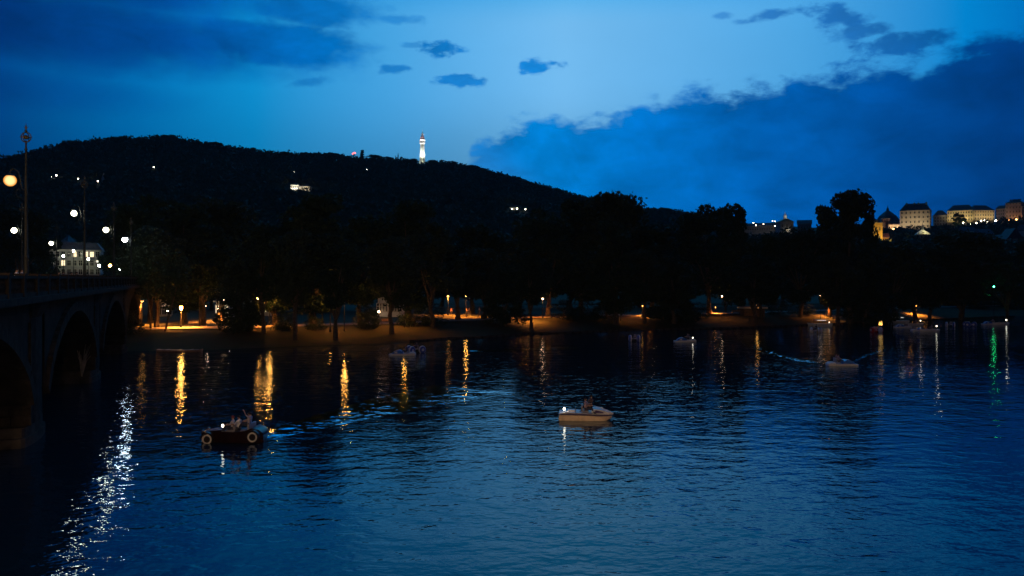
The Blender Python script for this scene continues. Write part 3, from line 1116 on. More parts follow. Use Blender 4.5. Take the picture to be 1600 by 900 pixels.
# ------------------------------------------------------------------ people
def person(label, loc, rz=0.0, pose='stand', shirt=(0.5, 0.5, 0.5), trouser=(0.05, 0.06, 0.1), skin=(0.45, 0.28, 0.2), hair=(0.03, 0.02, 0.015), scale=1.0, group=None, arm_up=False):
    """faces local -y; origin at the feet (standing) or under the seat (sitting)"""
    J = {}
    if pose == 'sit':
        J['pel'] = (0, 0, 0.10)
        J['kneeL'], J['kneeR'] = (0.12, -0.44, 0.16), (-0.13, -0.42, 0.20)
        J['ankL'], J['ankR'] = (0.12, -0.62, -0.22), (-0.13, -0.70, -0.16)
    elif pose == 'walk':
        J['pel'] = (0, 0, 0.93)
        J['kneeL'], J['kneeR'] = (0.10, -0.20, 0.52), (-0.10, 0.06, 0.50)
        J['ankL'], J['ankR'] = (0.10, -0.26, 0.09), (-0.10, 0.36, 0.16)
    else:
        J['pel'] = (0, 0, 0.95)
        J['kneeL'], J['kneeR'] = (0.11, -0.02, 0.50), (-0.12, -0.03, 0.50)
        J['ankL'], J['ankR'] = (0.12, 0.02, 0.08), (-0.13, 0.0, 0.08)
    b = J['pel'][2]
    ly = 0.05 if pose == 'sit' else 0.0
    J['waist'] = (0, ly * 0.5, b + 0.20)
    J['chest'] = (0, ly, b + 0.40)
    J['neck'] = (0, ly, b + 0.56)
    J['head'] = (0, ly - 0.02, b + 0.66)
    J['crownp'] = (0, ly - 0.015, b + 0.76)
    for sgn, k in ((1, 'L'), (-1, 'R')):
        J['hip' + k] = (sgn * 0.10, 0, b - 0.03)
        J['toe' + k] = tuple(np.array(J['ank' + k]) + np.array((0, -0.17, -0.05)))
        J['sh' + k] = (sgn * 0.185, ly, b + 0.49)
        if pose == 'sit':
            J['el' + k] = (sgn * 0.25, ly - 0.14, b + 0.26)
            J['wr' + k] = (sgn * 0.19, ly - 0.38, b + 0.24)
        else:
            J['el' + k] = (sgn * 0.25, 0.03 * sgn, b + 0.21)
            J['wr' + k] = (sgn * 0.24, -0.12 - 0.04 * sgn, b - 0.02)
    if arm_up:
        J['elL'] = (0.30, ly - 0.12, b + 0.62)
        J['wrL'] = (0.26, ly - 0.24, b + 0.86)
    for k in 'LR':
        e, w = Vector(J['el' + k]), Vector(J['wr' + k])
        J['pa' + k] = tuple(w + (w - e).normalized() * 0.085)
    seg = [('pel', 'waist', 1), ('waist', 'chest', 1), ('chest', 'neck', 1), ('neck', 'head', 0), ('head', 'crownp', 0)]
    for k in 'LR':
        seg += [('pel', 'hip' + k, 2), ('hip' + k, 'knee' + k, 2), ('knee' + k, 'ank' + k, 2), ('ank' + k, 'toe' + k, 3),
                ('chest', 'sh' + k, 1), ('sh' + k, 'el' + k, 1), ('el' + k, 'wr' + k, 0), ('wr' + k, 'pa' + k, 0)]
    rad = {'pel': (.155, .11), 'waist': (.135, .095), 'chest': (.165, .11), 'neck': (.055, .055), 'head': (.078, .095), 'crownp': (.06, .075)}
    for k in 'LR':
        rad.update({'hip' + k: (.092, .092), 'knee' + k: (.06, .06), 'ank' + k: (.04, .04), 'toe' + k: (.036, .028), 'sh' + k: (.06, .06), 'el' + k: (.042, .042),
                    'wr' + k: (.028, .028), 'pa' + k: (.036, .02)})
    names = list(J)
    me = bpy.data.meshes.new('person')
    me.from_pydata([J[n] for n in names], [(names.index(a), names.index(c)) for a, c, _ in seg], [])
    tmp = bpy.data.objects.new('tmp', me)
    COL.objects.link(tmp)
    md = tmp.modifiers.new('skin', 'SKIN')
    md.use_smooth_shade = True
    for i, n in enumerate(names):
        me.skin_vertices[0].data[i].radius = rad[n]
    me.skin_vertices[0].data[names.index('pel')].use_root = True
    sb = tmp.modifiers.new('sub', 'SUBSURF')
    sb.levels = 1
    sb.render_levels = 1
    dg = bpy.context.evaluated_depsgraph_get()
    ev = tmp.evaluated_get(dg)
    src = ev.to_mesh()
    vs = [tuple(v.co) for v in src.vertices]
    fs = [tuple(p.vertices) for p in src.polygons]
    ev.to_mesh_clear()
    bpy.data.objects.remove(tmp)
    mb = MB()
    A = np.array([J[a] for a, _, _ in seg])
    B = np.array([J[c] for _, c, _ in seg])
    V = np.array(vs)
    mi = []
    for f in fs:
        c = V[list(f)].mean(0)
        ab = B - A
        t = np.clip(((c - A) * ab).sum(1) / (ab * ab).sum(1), 0, 1)
        dd = np.linalg.norm(A + ab * t[:, None] - c, axis=1)
        mi.append(seg[int(np.argmin(dd))][2])
    mb.v = vs
    mb.f = fs
    mb.mi = mi
    # hands: four fingers and a thumb on each palm
    for k, sg in (('L', 1), ('R', -1)):
        w, p = Vector(J['wr' + k]), Vector(J['pa' + k])
        d = (p - w).normalized()
        side = d.cross(Vector((0, 0, 1)))
        if side.length < 0.1:
            side = d.cross(Vector((1, 0, 0)))
        side.normalize()
        nr = side.cross(d)
        for i, ln in enumerate((0.062, 0.072, 0.068, 0.052)):
            st = p - d * 0.02 + side * (0.018 * (i - 1.5))
            mb.tube([st, st + d * (ln * 0.55) - nr * 0.008, st + d * ln * 0.9 - nr * 0.028], [.0095, .0085, .0065], 5, 0)
        st = w + d * 0.03 - side * 0.026 * sg
        mb.tube([st, st + d * 0.035 - side * 0.028 * sg, st + d * 0.062 - side * 0.034 * sg], [.011, .0095, .007], 5, 0)
    hd = Vector(J['head'])
    mb.lathe([(0.0, -0.022), (0.016, 0.0), (0.004, 0.028)], (hd.x, hd.y - 0.098, hd.z + 0.005), 6, 'z', 0)
    for sg in (-1, 1):
        mb.ball((hd.x + sg * 0.03, hd.y - 0.088, hd.z + 0.03), 0.010, 6, 4, (1, .6, .7), 4)
        mb.ball((hd.x + sg * 0.082, hd.y + 0.005, hd.z + 0.005), 0.026, 6, 4, (.4, .7, 1), 0)
    mb.box((hd.x, hd.y - 0.09, hd.z - 0.042), (0.045, 0.012, 0.010), 0, 5)
    key = lambda nm, c: mat('%s_%02d%02d%02d' % (nm, c[0] * 99, c[1] * 99, c[2] * 99), c, 0.85, 0.15, 12.0)
    hm = key('hair', hair)
    ms = [key('skin', skin), key('shirt', shirt), key('trouser', trouser), key('shoe', (0.06, 0.05, 0.05)), hm, key('mouth', (0.3, 0.11, 0.1))]
    o = mb.build('person', ms, None, True, loc=loc, rz=rz, label=label, cat='person', group=group, scale=(scale,) * 3)
    hb = MB().ball((hd.x, hd.y + 0.018, hd.z + 0.055), 0.102, 10, 6, (0.92, 1.05, 0.82))
    hb.build('hair', hm, o, True)
    return o


# ------------------------------------------------------------------ bridge
BO = Vector((-17.4, 20.0, 0))
BANG = math.atan2(0.936, -0.351)
BD = Vector((math.cos(BANG), math.sin(BANG), 0))
BN = Vector((-BD.y, BD.x, 0))      # away from the viewer, towards the roadway


def bw(s, y, z):
    return BO + BD * s + BN * y + Vector((0, 0, z))


def make_bridge():
    br = thing('stone_bridge', 'dark arched stone bridge with lamp posts crossing the river on the left', 'bridge', BO, BANG)
    W = 16.0
    piers = [-30.0, 2.5, 34.5, 67.0, 100.0, 131.0]
    hw = 2.7
    for a, b in zip(piers, piers[1:]):
        x0, x1 = a + hw, b - hw
        zs, zc = 2.4, 7.4
        n = 18
        poly = [(x0, 8.6), (x0, zs)]
        for i in range(1, n):
            u = i / n
            poly.append((x0 + (x1 - x0) * u, zs + (zc - zs) * math.sin(PI * u) ** 0.62))
        poly += [(x1, zs), (x1, 8.6)]
        # arch solid, as strips so that every face stays convex
        m = MB()
        ar = poly[1:-1]
        for p, q in zip(ar, ar[1:]):
            m.add([(p[0], 0.3, p[1]), (q[0], 0.3, q[1]), (q[0], 0.3, 8.6), (p[0], 0.3, 8.6), (p[0], W - .3, p[1]), (q[0], W - .3, q[1]), (q[0], W - .3, 8.6), (p[0], W - .3, 8.6)],
                  [(0, 1, 2, 3), (7, 6, 5, 4), (0, 4, 5, 1)])
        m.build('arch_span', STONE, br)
        # ring stones of the arch
        if -5 < a < 90:
            for i in range(len(ar) - 1):
                p, q = ar[i], ar[i + 1]
                c = ((p[0] + q[0]) / 2, 0.24, (p[1] + q[1]) / 2)
                an = math.atan2(q[1] - p[1], q[0] - p[0])
                ln = math.hypot(q[0] - p[0], q[1] - p[1]) * 0.97
                tx, tz, nx, nz = math.cos(an), math.sin(an), -math.sin(an), math.cos(an)
                vs = []
                for yy in (-0.02, 0.34):
                    for (e, h) in ((-.5, -0.02), (.5, -0.02), (.5, 0.75), (-.5, 0.75)):
                        vs.append((c[0] + tx * e * ln + nx * h, yy, c[2] + tz * e * ln + nz * h))
                MB().add(vs, [(0, 1, 2, 3), (7, 6, 5, 4), (0, 4, 5, 1), (1, 5, 6, 2), (2, 6, 7, 3), (3, 7, 4, 0)]).build('arch_stone', STONE2, br)
    # piers
    for k, s in enumerate(piers):
        core = MB()
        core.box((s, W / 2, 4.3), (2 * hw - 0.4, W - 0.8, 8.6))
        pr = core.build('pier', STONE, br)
        nose = MB()
        n = 9
        for (z0, z1, r, ln) in ((-1.2, 0.55, hw + 0.75, 0.55), (0.55, 1.15, hw + 0.45, 0.35)):
            ring = []
            for i in range(n + 1):
                a = PI * i / n
                ring.append((s + r * math.cos(a), 0.6 - ln * math.sin(a)))
            ring += [(s - r, W - 0.3), (s + r, W - 0.3)]
            nose.loft([[(p[0], p[1], z0) for p in ring], [(p[0], p[1], z1) for p in ring]])
        nose.build('pier_plinth', STONE3, pr)
        tur = MB()
        ring = [(s + 2.0 * math.cos(PI * i / 6), 0.5 - 0.35 * math.sin(PI * i / 6)) for i in range(7)]
        tur.loft([[(p[0], p[1], 1.15) for p in ring], [(p[0], p[1], 7.6) for p in ring]])
        ring2 = [(s + 2.6 * math.cos(PI * i / 6), 0.5 - 0.75 * math.sin(PI * i / 6)) for i in range(7)]
        tur.loft([[(p[0], p[1], 7.6) for p in ring], [(p[0], p[1], 8.4) for p in ring2], [(p[0], p[1], 8.98) for p in ring2]])
        tur.build('pier_turret', STONE2, pr)
        if k in (2, 3, 4):
            # ashlar blocks on the flank of the pier that looks back at the viewer
            r = 0
            z = 1.2
            while z < 7.4:
                h = 0.62
                y = 0.15 + (0.55 if r % 2 else 0.0)
                if r % 2:
                    blocks = [(0.15, 0.68)]
                else:
                    blocks = []
                while y < 8.5:
                    blocks.append((y, min(y + 1.08, 9.3)))
                    y += 1.10
                for (ya, yb) in blocks[:8 if k == 3 else 5]:
                    dp = random.uniform(0.0, 0.05)
                    MB().box((s - hw + 0.10 - dp, (ya + yb) / 2, z + h / 2), (0.30, yb - ya - 0.03, h - 0.03)).build('ashlar_block', STONE2, pr)
                z += h
                r += 1
    # deck, cornice, parapet
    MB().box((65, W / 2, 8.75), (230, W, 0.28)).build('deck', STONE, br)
    MB().box((65, W / 2, 8.92), (230, 9.0, 0.05)).build('roadway', ASPH, br)
    for yy in (-0.25, W + 0.25):
        MB().box((65, yy, 8.78), (230, 0.6, 0.36)).build('cornice', STONE2, br)
    for yy, lab in ((0.05, 'near'), (W - 0.05, 'far')):
        step = 4.0
        s = -20
        ped = MB().box((0, 0, 0.62), (0.55, 0.46, 1.25)).box((0, 0, 1.28), (0.66, 0.56, 0.10)).mesh('parapet_pedestal', STONE2)
        bal = MB()
        bal.box((0, 0, 0.12), (3.4, 0.36, 0.24))
        bal.box((0, 0, 1.12), (3.4, 0.40, 0.16))
        for i in range(11):
            bal.lathe([(0.09, 0.24), (0.09, 0.3), (0.055, 0.36), (0.12, 0.55), (0.06, 0.86), (0.09, 0.96), (0.09, 1.04)], (-1.55 + 0.31 * i, 0, 0), 6)
        bal = bal.mesh('balustrade_panel', STONE2)
        while s < 150:
            obj('parapet_pedestal', ped, br, (s, yy, 8.95))
            obj('balustrade_panel', bal, br, (s + 2, yy, 8.95))
            s += step
    return br


make_bridge()

# bare shrub rooted on the second pier plinth
sh = thing('bare_shrub', 'leafless shrub growing from the plinth of a bridge pier', 'shrub', bw(63.2, 1.2, 0.9))
mb = MB()
for i in range(16):
    a = random.uniform(0, 6.28)
    q = Vector((0.9 * math.cos(a) * random.uniform(.3, 1), 0.9 * math.sin(a) * random.uniform(.3, 1), random.uniform(1.4, 3.4)))
    mb.tube([(0, 0, -.2), q * 0.5 + Vector((0, 0, .4)), q], [0.05, 0.03, 0.012], 5)
mb.build('branches', mat('dry_twig', (0.30, 0.25, 0.18), 0.9, 0.3), sh)


def make_bridge_lamp():
    r = thing('bridge_lamp', '', 'street lamp', (0, 0, 0), 0, 'lamp posts along the bridge')
    mb = MB()
    mb.lathe([(0.30, 0), (0.30, 0.5), (0.20, 0.7), (0.14, 1.1), (0.12, 2.2), (0.15, 2.25), (0.11, 2.35), (0.085, 6.0), (0.11, 6.05), (0.075, 6.2), (0.06, 8.6), (0.09, 8.65), (0.05, 8.8), (0.05, 9.2)], (0, 0, 0), 12)
    mb.build('post', IRON, r, True)
    fin = MB()
    n = 14
    for rot in (0, PI / 2):
        pts = [(0.30 * math.cos(2 * PI * i / n) * math.cos(rot), 0.30 * math.cos(2 * PI * i / n) * math.sin(rot), 9.4 + 0.30 * math.sin(2 * PI * i / n)) for i in range(n + 1)]
        fin.tube(pts, 0.030, 5, cap=False)
    fin.ball((0, 0, 9.4), 0.14, 8, 6)
    for i in range(6):
        a = 2 * PI * i / 6
        fin.tube([(0, 0, 9.4), (0.36 * math.cos(a), 0.36 * math.sin(a), 9.4)], [0.03, 0.012], 5)
    fin.lathe([(0.03, 9.65), (0.09, 9.78), (0.03, 9.86), (0.06, 9.93), (0.0, 10.25)], (0, 0, 0), 8)
    for i in range(4):
        a = PI / 2 * i
        fin.tube([(0, 0, 9.95), (0.14 * math.cos(a), 0.14 * math.sin(a), 10.02)], [0.025, 0.008], 5)
    fin.build('finial', GILT, r, True)
    arm = MB()
    pts = [(0, 0, 6.15), (-0.25, 0, 6.35), (-0.33, 0, 6.9), (-0.45, 0, 7.35), (-0.75, 0, 7.55), (-0.95, 0, 7.40), (-0.95, 0, 7.22)]
    arm.tube(pts, 0.035, 6)
    arm.tube([(0, 0, 5.7), (-0.5, 0, 5.85), (-0.62, 0, 6.15), (-0.45, 0, 6.35), (-0.33, 0, 6.2)], 0.022, 5)
    arm.lathe([(0.04, 7.25), (0.22, 7.16), (0.24, 7.10)], (-0.95, 0, 0), 10)
    arm.build('arm', IRON, r, True)
    g = MB().ball((0, 0, 0), 0.22, 14, 10)
    g.build('lamp_globe', L_WHITE, r, True, loc=(-0.95, 0, 6.83))
    return r


def set_globe(r, m, size=None):
    for c in r.children:
        if c.name.startswith('lamp_globe') or c.name.startswith('lantern_glass'):
            me = c.data.copy()
            me.materials.clear()
            me.materials.append(m)
            c.data = me
            if size:
                c.scale = size


L_ORN = globe_mat('lamp_orange_bridge', (1.0, 0.66, 0.27), 1.5, (1.0, 0.36, 0.05), 0.9)
proto = make_bridge_lamp()
spots = []
for i, Y in enumerate((49.5, 74.6, 100, 125, 150)):
    x = -9.9 - 0.375 * Y - 0.45
    lab = ['tall orange-lit lamp post with ornate finial, nearest on the bridge', 'tall white-lit lamp post with finial, second along the bridge parapet',
           'white-lit lamp post half in leaves, third along the bridge parapet', 'bluish white lamp at the tree edge, fourth along the bridge parapet',
           'small cold lamp deep in the leaves, fifth along the bridge parapet'][i]
    spots.append((x, Y, lab, [L_ORN, L_WHITE, L_WHITE, L_COOL, L_COOL][i]))
spots.append((P(22, 360, 101).x + 0.95, 101, 'white lamp of the far parapet at the left edge, lighting green leaves', L_WHITE))
spots.append((P(80, 380, 138).x + 0.95, 138, 'white lamp of the far parapet left of the apartment house', L_WHITE))
spots.append((-9.9 - 0.375 * 25 - 0.45, 25, 'lamp post on the bridge nearest the viewer', L_ORN))
for i, (x, Y, lab, m) in enumerate(spots):
    r = proto if i == 0 else copy_tree(proto, (0, 0, 0))
    r.location = (x, Y, 9.0)
    r['label'] = lab
    set_globe(r, m, (1.6,) * 3 if i == 0 else ((1.2,) * 3 if i == 1 else None))


def lantern(label, px, py, Y, glass, zg=None, r=0.2, group='lanterns in the island park', name='park_lantern', head='taper', post_mat=IRON, down=0):
    """old fashioned lantern on a post, glass centre at (px, py)"""
    c = P(px, py, Y)
    zg = bankz(c.x, c.y) if zg is None else zg
    o = thing(name, label, 'street lamp', (c.x, c.y, zg), 0, group)
    h = c.z - zg
    k = r / 0.2
    MB().lathe([(0.13 * k, 0), (0.13 * k, 0.3), (0.07 * k, 0.5), (0.055 * k, h * 0.6), (0.045 * k, h - 0.3 * k), (0.09 * k, h - 0.28 * k)], (0, 0, 0), 10).build('post', post_mat, o, True)
    if head == 'taper':
        MB().lathe([(r * 0.55, h - 0.26 * k), (r, h + 0.18 * k)], (0, 0, 0), 6).build('lantern_glass', glass, o)
        MB().lathe([(r * 1.18, h + 0.185 * k), (r * 0.6, h + 0.30 * k), (r * 0.2, h + 0.36 * k), (0.0, h + 0.5 * k)], (0, 0, 0), 6).build('lantern_cap', post_mat, o)
    else:
        MB().ball((0, 0, h), r, 10, 7).build('lantern_glass', glass, o, True)
        MB().lathe([(r * 0.5, h + r * 0.92), (r * 0.3, h + r * 1.1), (0, h + r * 1.3)], (0, 0, 0), 8).build('lantern_cap', post_mat, o)
    if down:
        ld = bpy.data.lights.new('lantern_light', 'SPOT')
        ld.energy = down
        ld.color = (1.0, 0.30, 0.045)
        ld.spot_size = R(142)
        ld.spot_blend = 0.6
        ld.shadow_soft_size = r * 0.8
        lo = bpy.data.objects.new('lantern_light', ld)
        COL.objects.link(lo)
        lo.location = (c.x, c.y, c.z - 0.34 * k)
    return o


# street beyond the bridge
for (px, py, Y, m, lab) in [(115, 392, 279, L_STREET, 'white street lamp in front of the apartment house, below its left lit windows'),
                            (138, 405, 280, L_STREET, 'white street lamp in front of the apartment house, below its right lit windows'),
                            (155, 415, 240, L_STREET, 'white street lamp just left of the orange one at the bridge end'),
                            (172, 415, 200, L_SODIUM, 'orange street lamp on a lit post at the bridge end'),
                            (188, 420, 230, L_COOL, 'tiny pale street lamp right of the orange one at the bridge end'),
                            (234, 413, 170, L_COOL, 'tiny cold lamp inside the large tree at the bridge end'),
                            (99, 400, 276, L_STREET, 'white street lamp before the left half of the apartment house')]:
    zz = 8.4 if px < 160 else 7.5
    lantern(lab, px, py, Y, m, zz, 0.36 if Y > 180 else 0.25, 'street lamps beyond the bridge', 'street_lamp', 'ball')

# park lanterns
PARK = [
    (283, 481, 133, L_ORANGE, 0.26, 'orange lantern on a thin post lighting the lawn by the bridge', 'taper'),
    (321, 478, 152, L_PEACH, 0.14, 'small white lantern behind the lit lawn', 'ball'),
    (340, 482, 158, L_PEACH, 0.10, 'faint lantern between thin trunks behind the lit lawn', 'ball'),
    (360, 476, 150, L_PEACH, 0.15, 'lantern hidden in leaves right of the lit lawn', 'ball'),
    (412, 463, 136, L_ORANGE, 0.34, 'middle one of the orange lanterns screened by leaves right of the bushy bank tree', 'ball'),
    (404, 466, 138, L_ORANGE, 0.22, 'leftmost of the orange lanterns screened by leaves right of the bushy bank tree', 'ball'),
    (421, 466, 140, L_ORANGE, 0.22, 'rightmost of the orange lanterns screened by leaves right of the bushy bank tree', 'ball'),
    (350, 468, 146, L_PEACHD, 0.26, 'pale lantern deep in leaves over the right end of the lit lawn', 'ball'),
    (374, 466, 148, L_PEACHD, 0.26, 'pale lantern deep in leaves behind the bushy bank tree', 'ball'),
    (504, 466, 147, L_DIMO, 0.40, 'dull orange lantern seen in specks left of the dark rounded tree', 'ball'),
    (222, 470, 142, L_DIMO, 0.22, 'dull orange lantern at the bridge end of the lit lawn', 'ball'),
    (464, 466, 131, L_WHITE, 0.16, 'white lantern seen in specks under the tall rounded tree', 'ball'),
    (516, 468, 133, L_ORANGE, 0.24, 'orange lantern seen in specks under the dark rounded tree', 'ball'),
    (538, 469, 134, L_ORANGE, 0.22, 'orange lantern seen in specks, second under the dark rounded tree', 'ball'),
    (612, 468, 139, L_ORANGE, 0.17, 'orange lantern hidden by leaves before the white shuttered wall', 'ball'),
    (632, 469, 140, L_ORANGE, 0.13, 'orange lantern hidden by leaves right of the white shuttered wall', 'ball'),
    (728, 462, 172, L_ORANGE, 0.17, 'orange lantern over the lit clearing with walkers', 'ball'),
    (700, 463, 180, L_DIMO, 0.20, 'orange lantern at the left end of the lit clearing', 'ball'),
    (787, 468, 168, L_ORANGE, 0.1, 'orange lantern hidden right of the lit clearing', 'ball'),
    (826, 478, 160, L_DIMO, 0.1, 'orange lantern hidden in leaves lighting the bank slope', 'ball'),
    (848, 467, 166, L_PEACHD, 0.16, 'pale lantern under the broad tree in the middle of the bank', 'ball'),
    (970, 468, 168, L_PEACHD, 0.13, 'pale lantern under the pointed tree, left of the floating wheels', 'ball'),
    (1004, 478, 176, L_DIMO, 0.12, 'orange lantern hidden in leaves above the floating wheels', 'ball'),
    (1128, 463, 176, L_PEACHD, 0.13, 'pinkish lantern alone under the wide rounded tree', 'ball'),
    (1118, 480, 186, L_DIMO, 0.08, 'low orange lantern behind the wide rounded tree', 'ball'),
    (1282, 462, 186, L_PEACHD, 0.13, 'pale lantern at the edge of the great tall tree', 'ball'),
    (1290, 478, 190, L_DIMO, 0.1, 'orange lantern low behind the people on the right bank', 'ball'),
    (1432, 478, 206, L_DIMO, 0.17, 'orange lantern low on the right bank', 'ball'),
    (1553, 448, 200, L_GREEN, 0.17, 'green lantern in leaves at the right end of the bank', 'ball'),
    (1410, 457, 210, mat('lamp_dim', None, emit=(1, .8, .5), estr=8), 0.12, 'faint lantern high over the right bank', 'ball'),
]
for (px, py, Y, m, r, lab, hd) in PARK:
    lantern(lab, px, py, Y, m, None, r, 'lanterns in the island park', 'park_lantern', hd, down={283: 15000, 222: 12000, 321: 9000, 340: 8000, 412: 4500, 612: 900, 632: 700, 728: 15000, 700: 13000, 787: 2500, 826: 4500, 516: 500, 538: 450, 1004: 3000, 1118: 2500, 1290: 3500, 1432: 8000, 1282: 1500, 1128: 700, 848: 1800, 970: 600}.get(px, 0))

# leaning lamp mast
c = P(1023, 462, 172)
zb = bankz(c.x + 1.3, 173)
lm = thing('lamp_mast', 'bright lamp on a leaning mast with a pole beside it', 'street lamp', (c.x, c.y, zb))
h = c.z - zb
MB().tube([(1.25, 0, 0), (0.55, 0, h * 0.55), (0, 0, h)], [0.08, 0.06, 0.05], 8).build('mast', IRON, lm, True)
MB().ball((0, 0, h + 0.1), 0.17, 10, 7).build('lamp_globe', L_PEACHD, lm, True)

# ------------------------------------------------------------------ buildings
WINMESH = {}


def window_mesh(w, h):
    k = (round(w, 2), round(h, 2))
    if k not in WINMESH:
        f = MB()
        t = 0.14
        f.box((0, -0.06, h / 2 + t / 2), (w + 2 * t, 0.22, t))
        f.box((0, -0.09, -h / 2 - t / 2), (w + 2.6 * t, 0.3, t))
        f.box((-w / 2 - t / 2, -0.06, 0), (t, 0.22, h))
        f.box((w / 2 + t / 2, -0.06, 0), (t, 0.22, h))
        f.box((0, 0.0, 0), (0.09, 0.1, h))
        f.box((0, 0.0, h * 0.16), (w, 0.1, 0.09))
        WINMESH[k] = (f.mesh('window', TRIM), MB().box((0, -0.01, 0), (w, 0.06, h)).mesh('pane', GLASS), MB().box((0, -0.01, 0), (w, 0.06, h)).mesh('pane', L_WIN))
    return WINMESH[k]


def facade_windows(root, L, rows, cols, ww, wh, z0, dz, off=0.0, lit=(), y=-0.03, x0=0.0, rot=0.0, origin=(0, 0)):
    f, p, pl = window_mesh(ww, wh)
    for r in range(rows):
        for c in range(cols):
            u = x0 + L * (c + 0.5) / cols
            lx = origin[0] + u * math.cos(rot) - y * math.sin(rot)
            lyy = origin[1] + u * math.sin(rot) + y * math.cos(rot)
            w = obj('window', f, root, (lx, lyy, z0 + dz * r), rot)
            obj('pane', pl if (r, c) in lit else p, w)


def building(name, label, cat, pl, pr, zb, h, depth, wall, roofm, roof_h, rows=0, cols=0, ww=1.1, wh=1.9, z0=None, dz=None, lit=(), roof='hip', chim=0, side=0, group=None):
    """front runs from pl to pr (x, y), looking back at the river"""
    dx, dy = pr[0] - pl[0], pr[1] - pl[1]
    L = math.hypot(dx, dy)
    rz = math.atan2(dy, dx)
    o = thing(name, label, cat, (pl[0], pl[1], zb), rz, group)
    m = MB().box((L / 2, depth / 2, (h - 12) / 2), (L, depth, h + 12))
    m.build('wall', wall, o)
    c = MB()
    c.box((L / 2, depth / 2, h + 0.15), (L + 1.0, depth + 1.0, 0.34))
    c.build('cornice', TRIM, o)
    e = 0.55
    zz = h + 0.33
    rf = MB()
    if roof == 'hip':
        i = min(depth / 2, L / 2 * 0.98, 5.5)
        vs = [(-e, -e, zz), (L + e, -e, zz), (L + e, depth + e, zz), (-e, depth + e, zz), (i, depth / 2 - .05, zz + roof_h), (L - i, depth / 2 - .05, zz + roof_h), (L - i, depth / 2 + .05, zz + roof_h), (i, depth / 2 + .05, zz + roof_h)]
        rf.add(vs, [(3, 2, 1, 0), (4, 5, 6, 7), (0, 1, 5, 4), (1, 2, 6, 5), (2, 3, 7, 6), (3, 0, 4, 7)])
    elif roof == 'gable':
        vs = [(-e, -e, zz), (L + e, -e, zz), (L + e, depth + e, zz), (-e, depth + e, zz), (-e, depth / 2, zz + roof_h), (L + e, depth / 2, zz + roof_h)]
        rf.add(vs, [(3, 2, 1, 0), (0, 1, 5, 4), (2, 3, 4, 5), (1, 2, 5), (3, 0, 4)])
    elif roof == 'gable_front':
        vs = [(-e, -e, zz), (L + e, -e, zz), (L + e, depth + e, zz), (-e, depth + e, zz), (L / 2, -e, zz + roof_h), (L / 2, depth + e, zz + roof_h)]
        rf.add(vs, [(3, 2, 1, 0), (0, 1, 4), (1, 2, 5, 4), (2, 3, 5), (3, 0, 4, 5)])
    elif roof == 'mansard':
        i = 1.4
        vs = [(-e, -e, zz), (L + e, -e, zz), (L + e, depth + e, zz), (-e, depth + e, zz), (i, i, zz + roof_h), (L - i, i, zz + roof_h), (L - i, depth - i, zz + roof_h), (i, depth - i, zz + roof_h)]
        rf.add(vs, [(3, 2, 1, 0), (4, 5, 6, 7), (0, 1, 5, 4), (1, 2, 6, 5), (2, 3, 7, 6), (3, 0, 4, 7)])
    else:
        rf.box((L / 2, depth / 2, zz + roof_h / 2), (L + .2, depth + .2, roof_h))
    r_ = rf.build('roof', roofm, o)
    for k in range(chim):
        u = 0.2 + 0.6 * (k + 0.3 * (k % 2)) / max(1, chim - 1)
        MB().box((L * u, depth * 0.42, zz + roof_h * 0.95), (2.0, 1.4, roof_h * 0.35)).build('chimney', wall, r_)
    if rows:
        z0 = h / rows * 0.55 if z0 is None else z0
        dz = h / rows if dz is None else dz
        facade_windows(o, L, rows, cols, ww, wh, z0, dz, lit=lit)
        if side:
            facade_windows(o, depth, rows, side, ww, wh, z0, dz, rot=PI / 2, origin=(L, 0))
            facade_windows(o, depth, rows, side, ww, wh, z0, dz, rot=-PI / 2, origin=(0, depth))
    return o


def spot(loc, target, watts, col, ang=70, blend=0.8, size=0.6):
    ld = bpy.data.lights.new('floodlight', 'SPOT')
    ld.energy = watts
    ld.color = col
    ld.spot_size = R(ang)
    ld.spot_blend = blend
    ld.shadow_soft_size = size
    o = bpy.data.objects.new('floodlight', ld)
    COL.objects.link(o)
    o.location = loc
    d = Vector(target) - Vector(loc)
    o.rotation_euler = d.to_track_quat('-Z', 'Y').to_euler()
    return o


def flood_row(pl, pr, zb, h, n, watts, col, out=9.0, ang=95):
    a, b = Vector((pl[0], pl[1], 0)), Vector((pr[0], pr[1], 0))
    d = (b - a).normalized()
    nrm = Vector((d.y, -d.x, 0))
    for i in range(n):
        q = a.lerp(b, (i + 0.5) / n)
        spot(q + nrm * out + Vector((0, 0, zb + 0.5)), q + Vector((0, 0, zb + h * 0.55)), watts, col, ang)


def xy(px, Y):
    return ((px - 800) / F * Y, Y)


def zat(py, Y):
    return EYE + (HOR - py) / F * Y


# apartment house behind the bridge
Y = 290
building('apartment_house', 'grey apartment house with mansard roof and a row of lit attic windows behind the bridge', 'house', xy(76, Y), xy(157, Y + 6), 6.0, zat(391, Y) - 6.0, 12, PLAST3, ROOFB, 2.6,
         4, 9, 1.1, 1.8, 3.2, 3.1, lit=((3, 4), (3, 6), (3, 7), (2, 2)), roof='mansard')
building('tower_house', 'narrow tall house with steep roof behind the grey apartment house', 'house', xy(93, Y + 30), xy(104, Y + 30), 6.0, zat(382, Y + 30) - 6.0, 8, PLAST3, ROOFB, 3.5, 4, 2, 1.0, 1.7, 3.2, 3.6, roof='hip')

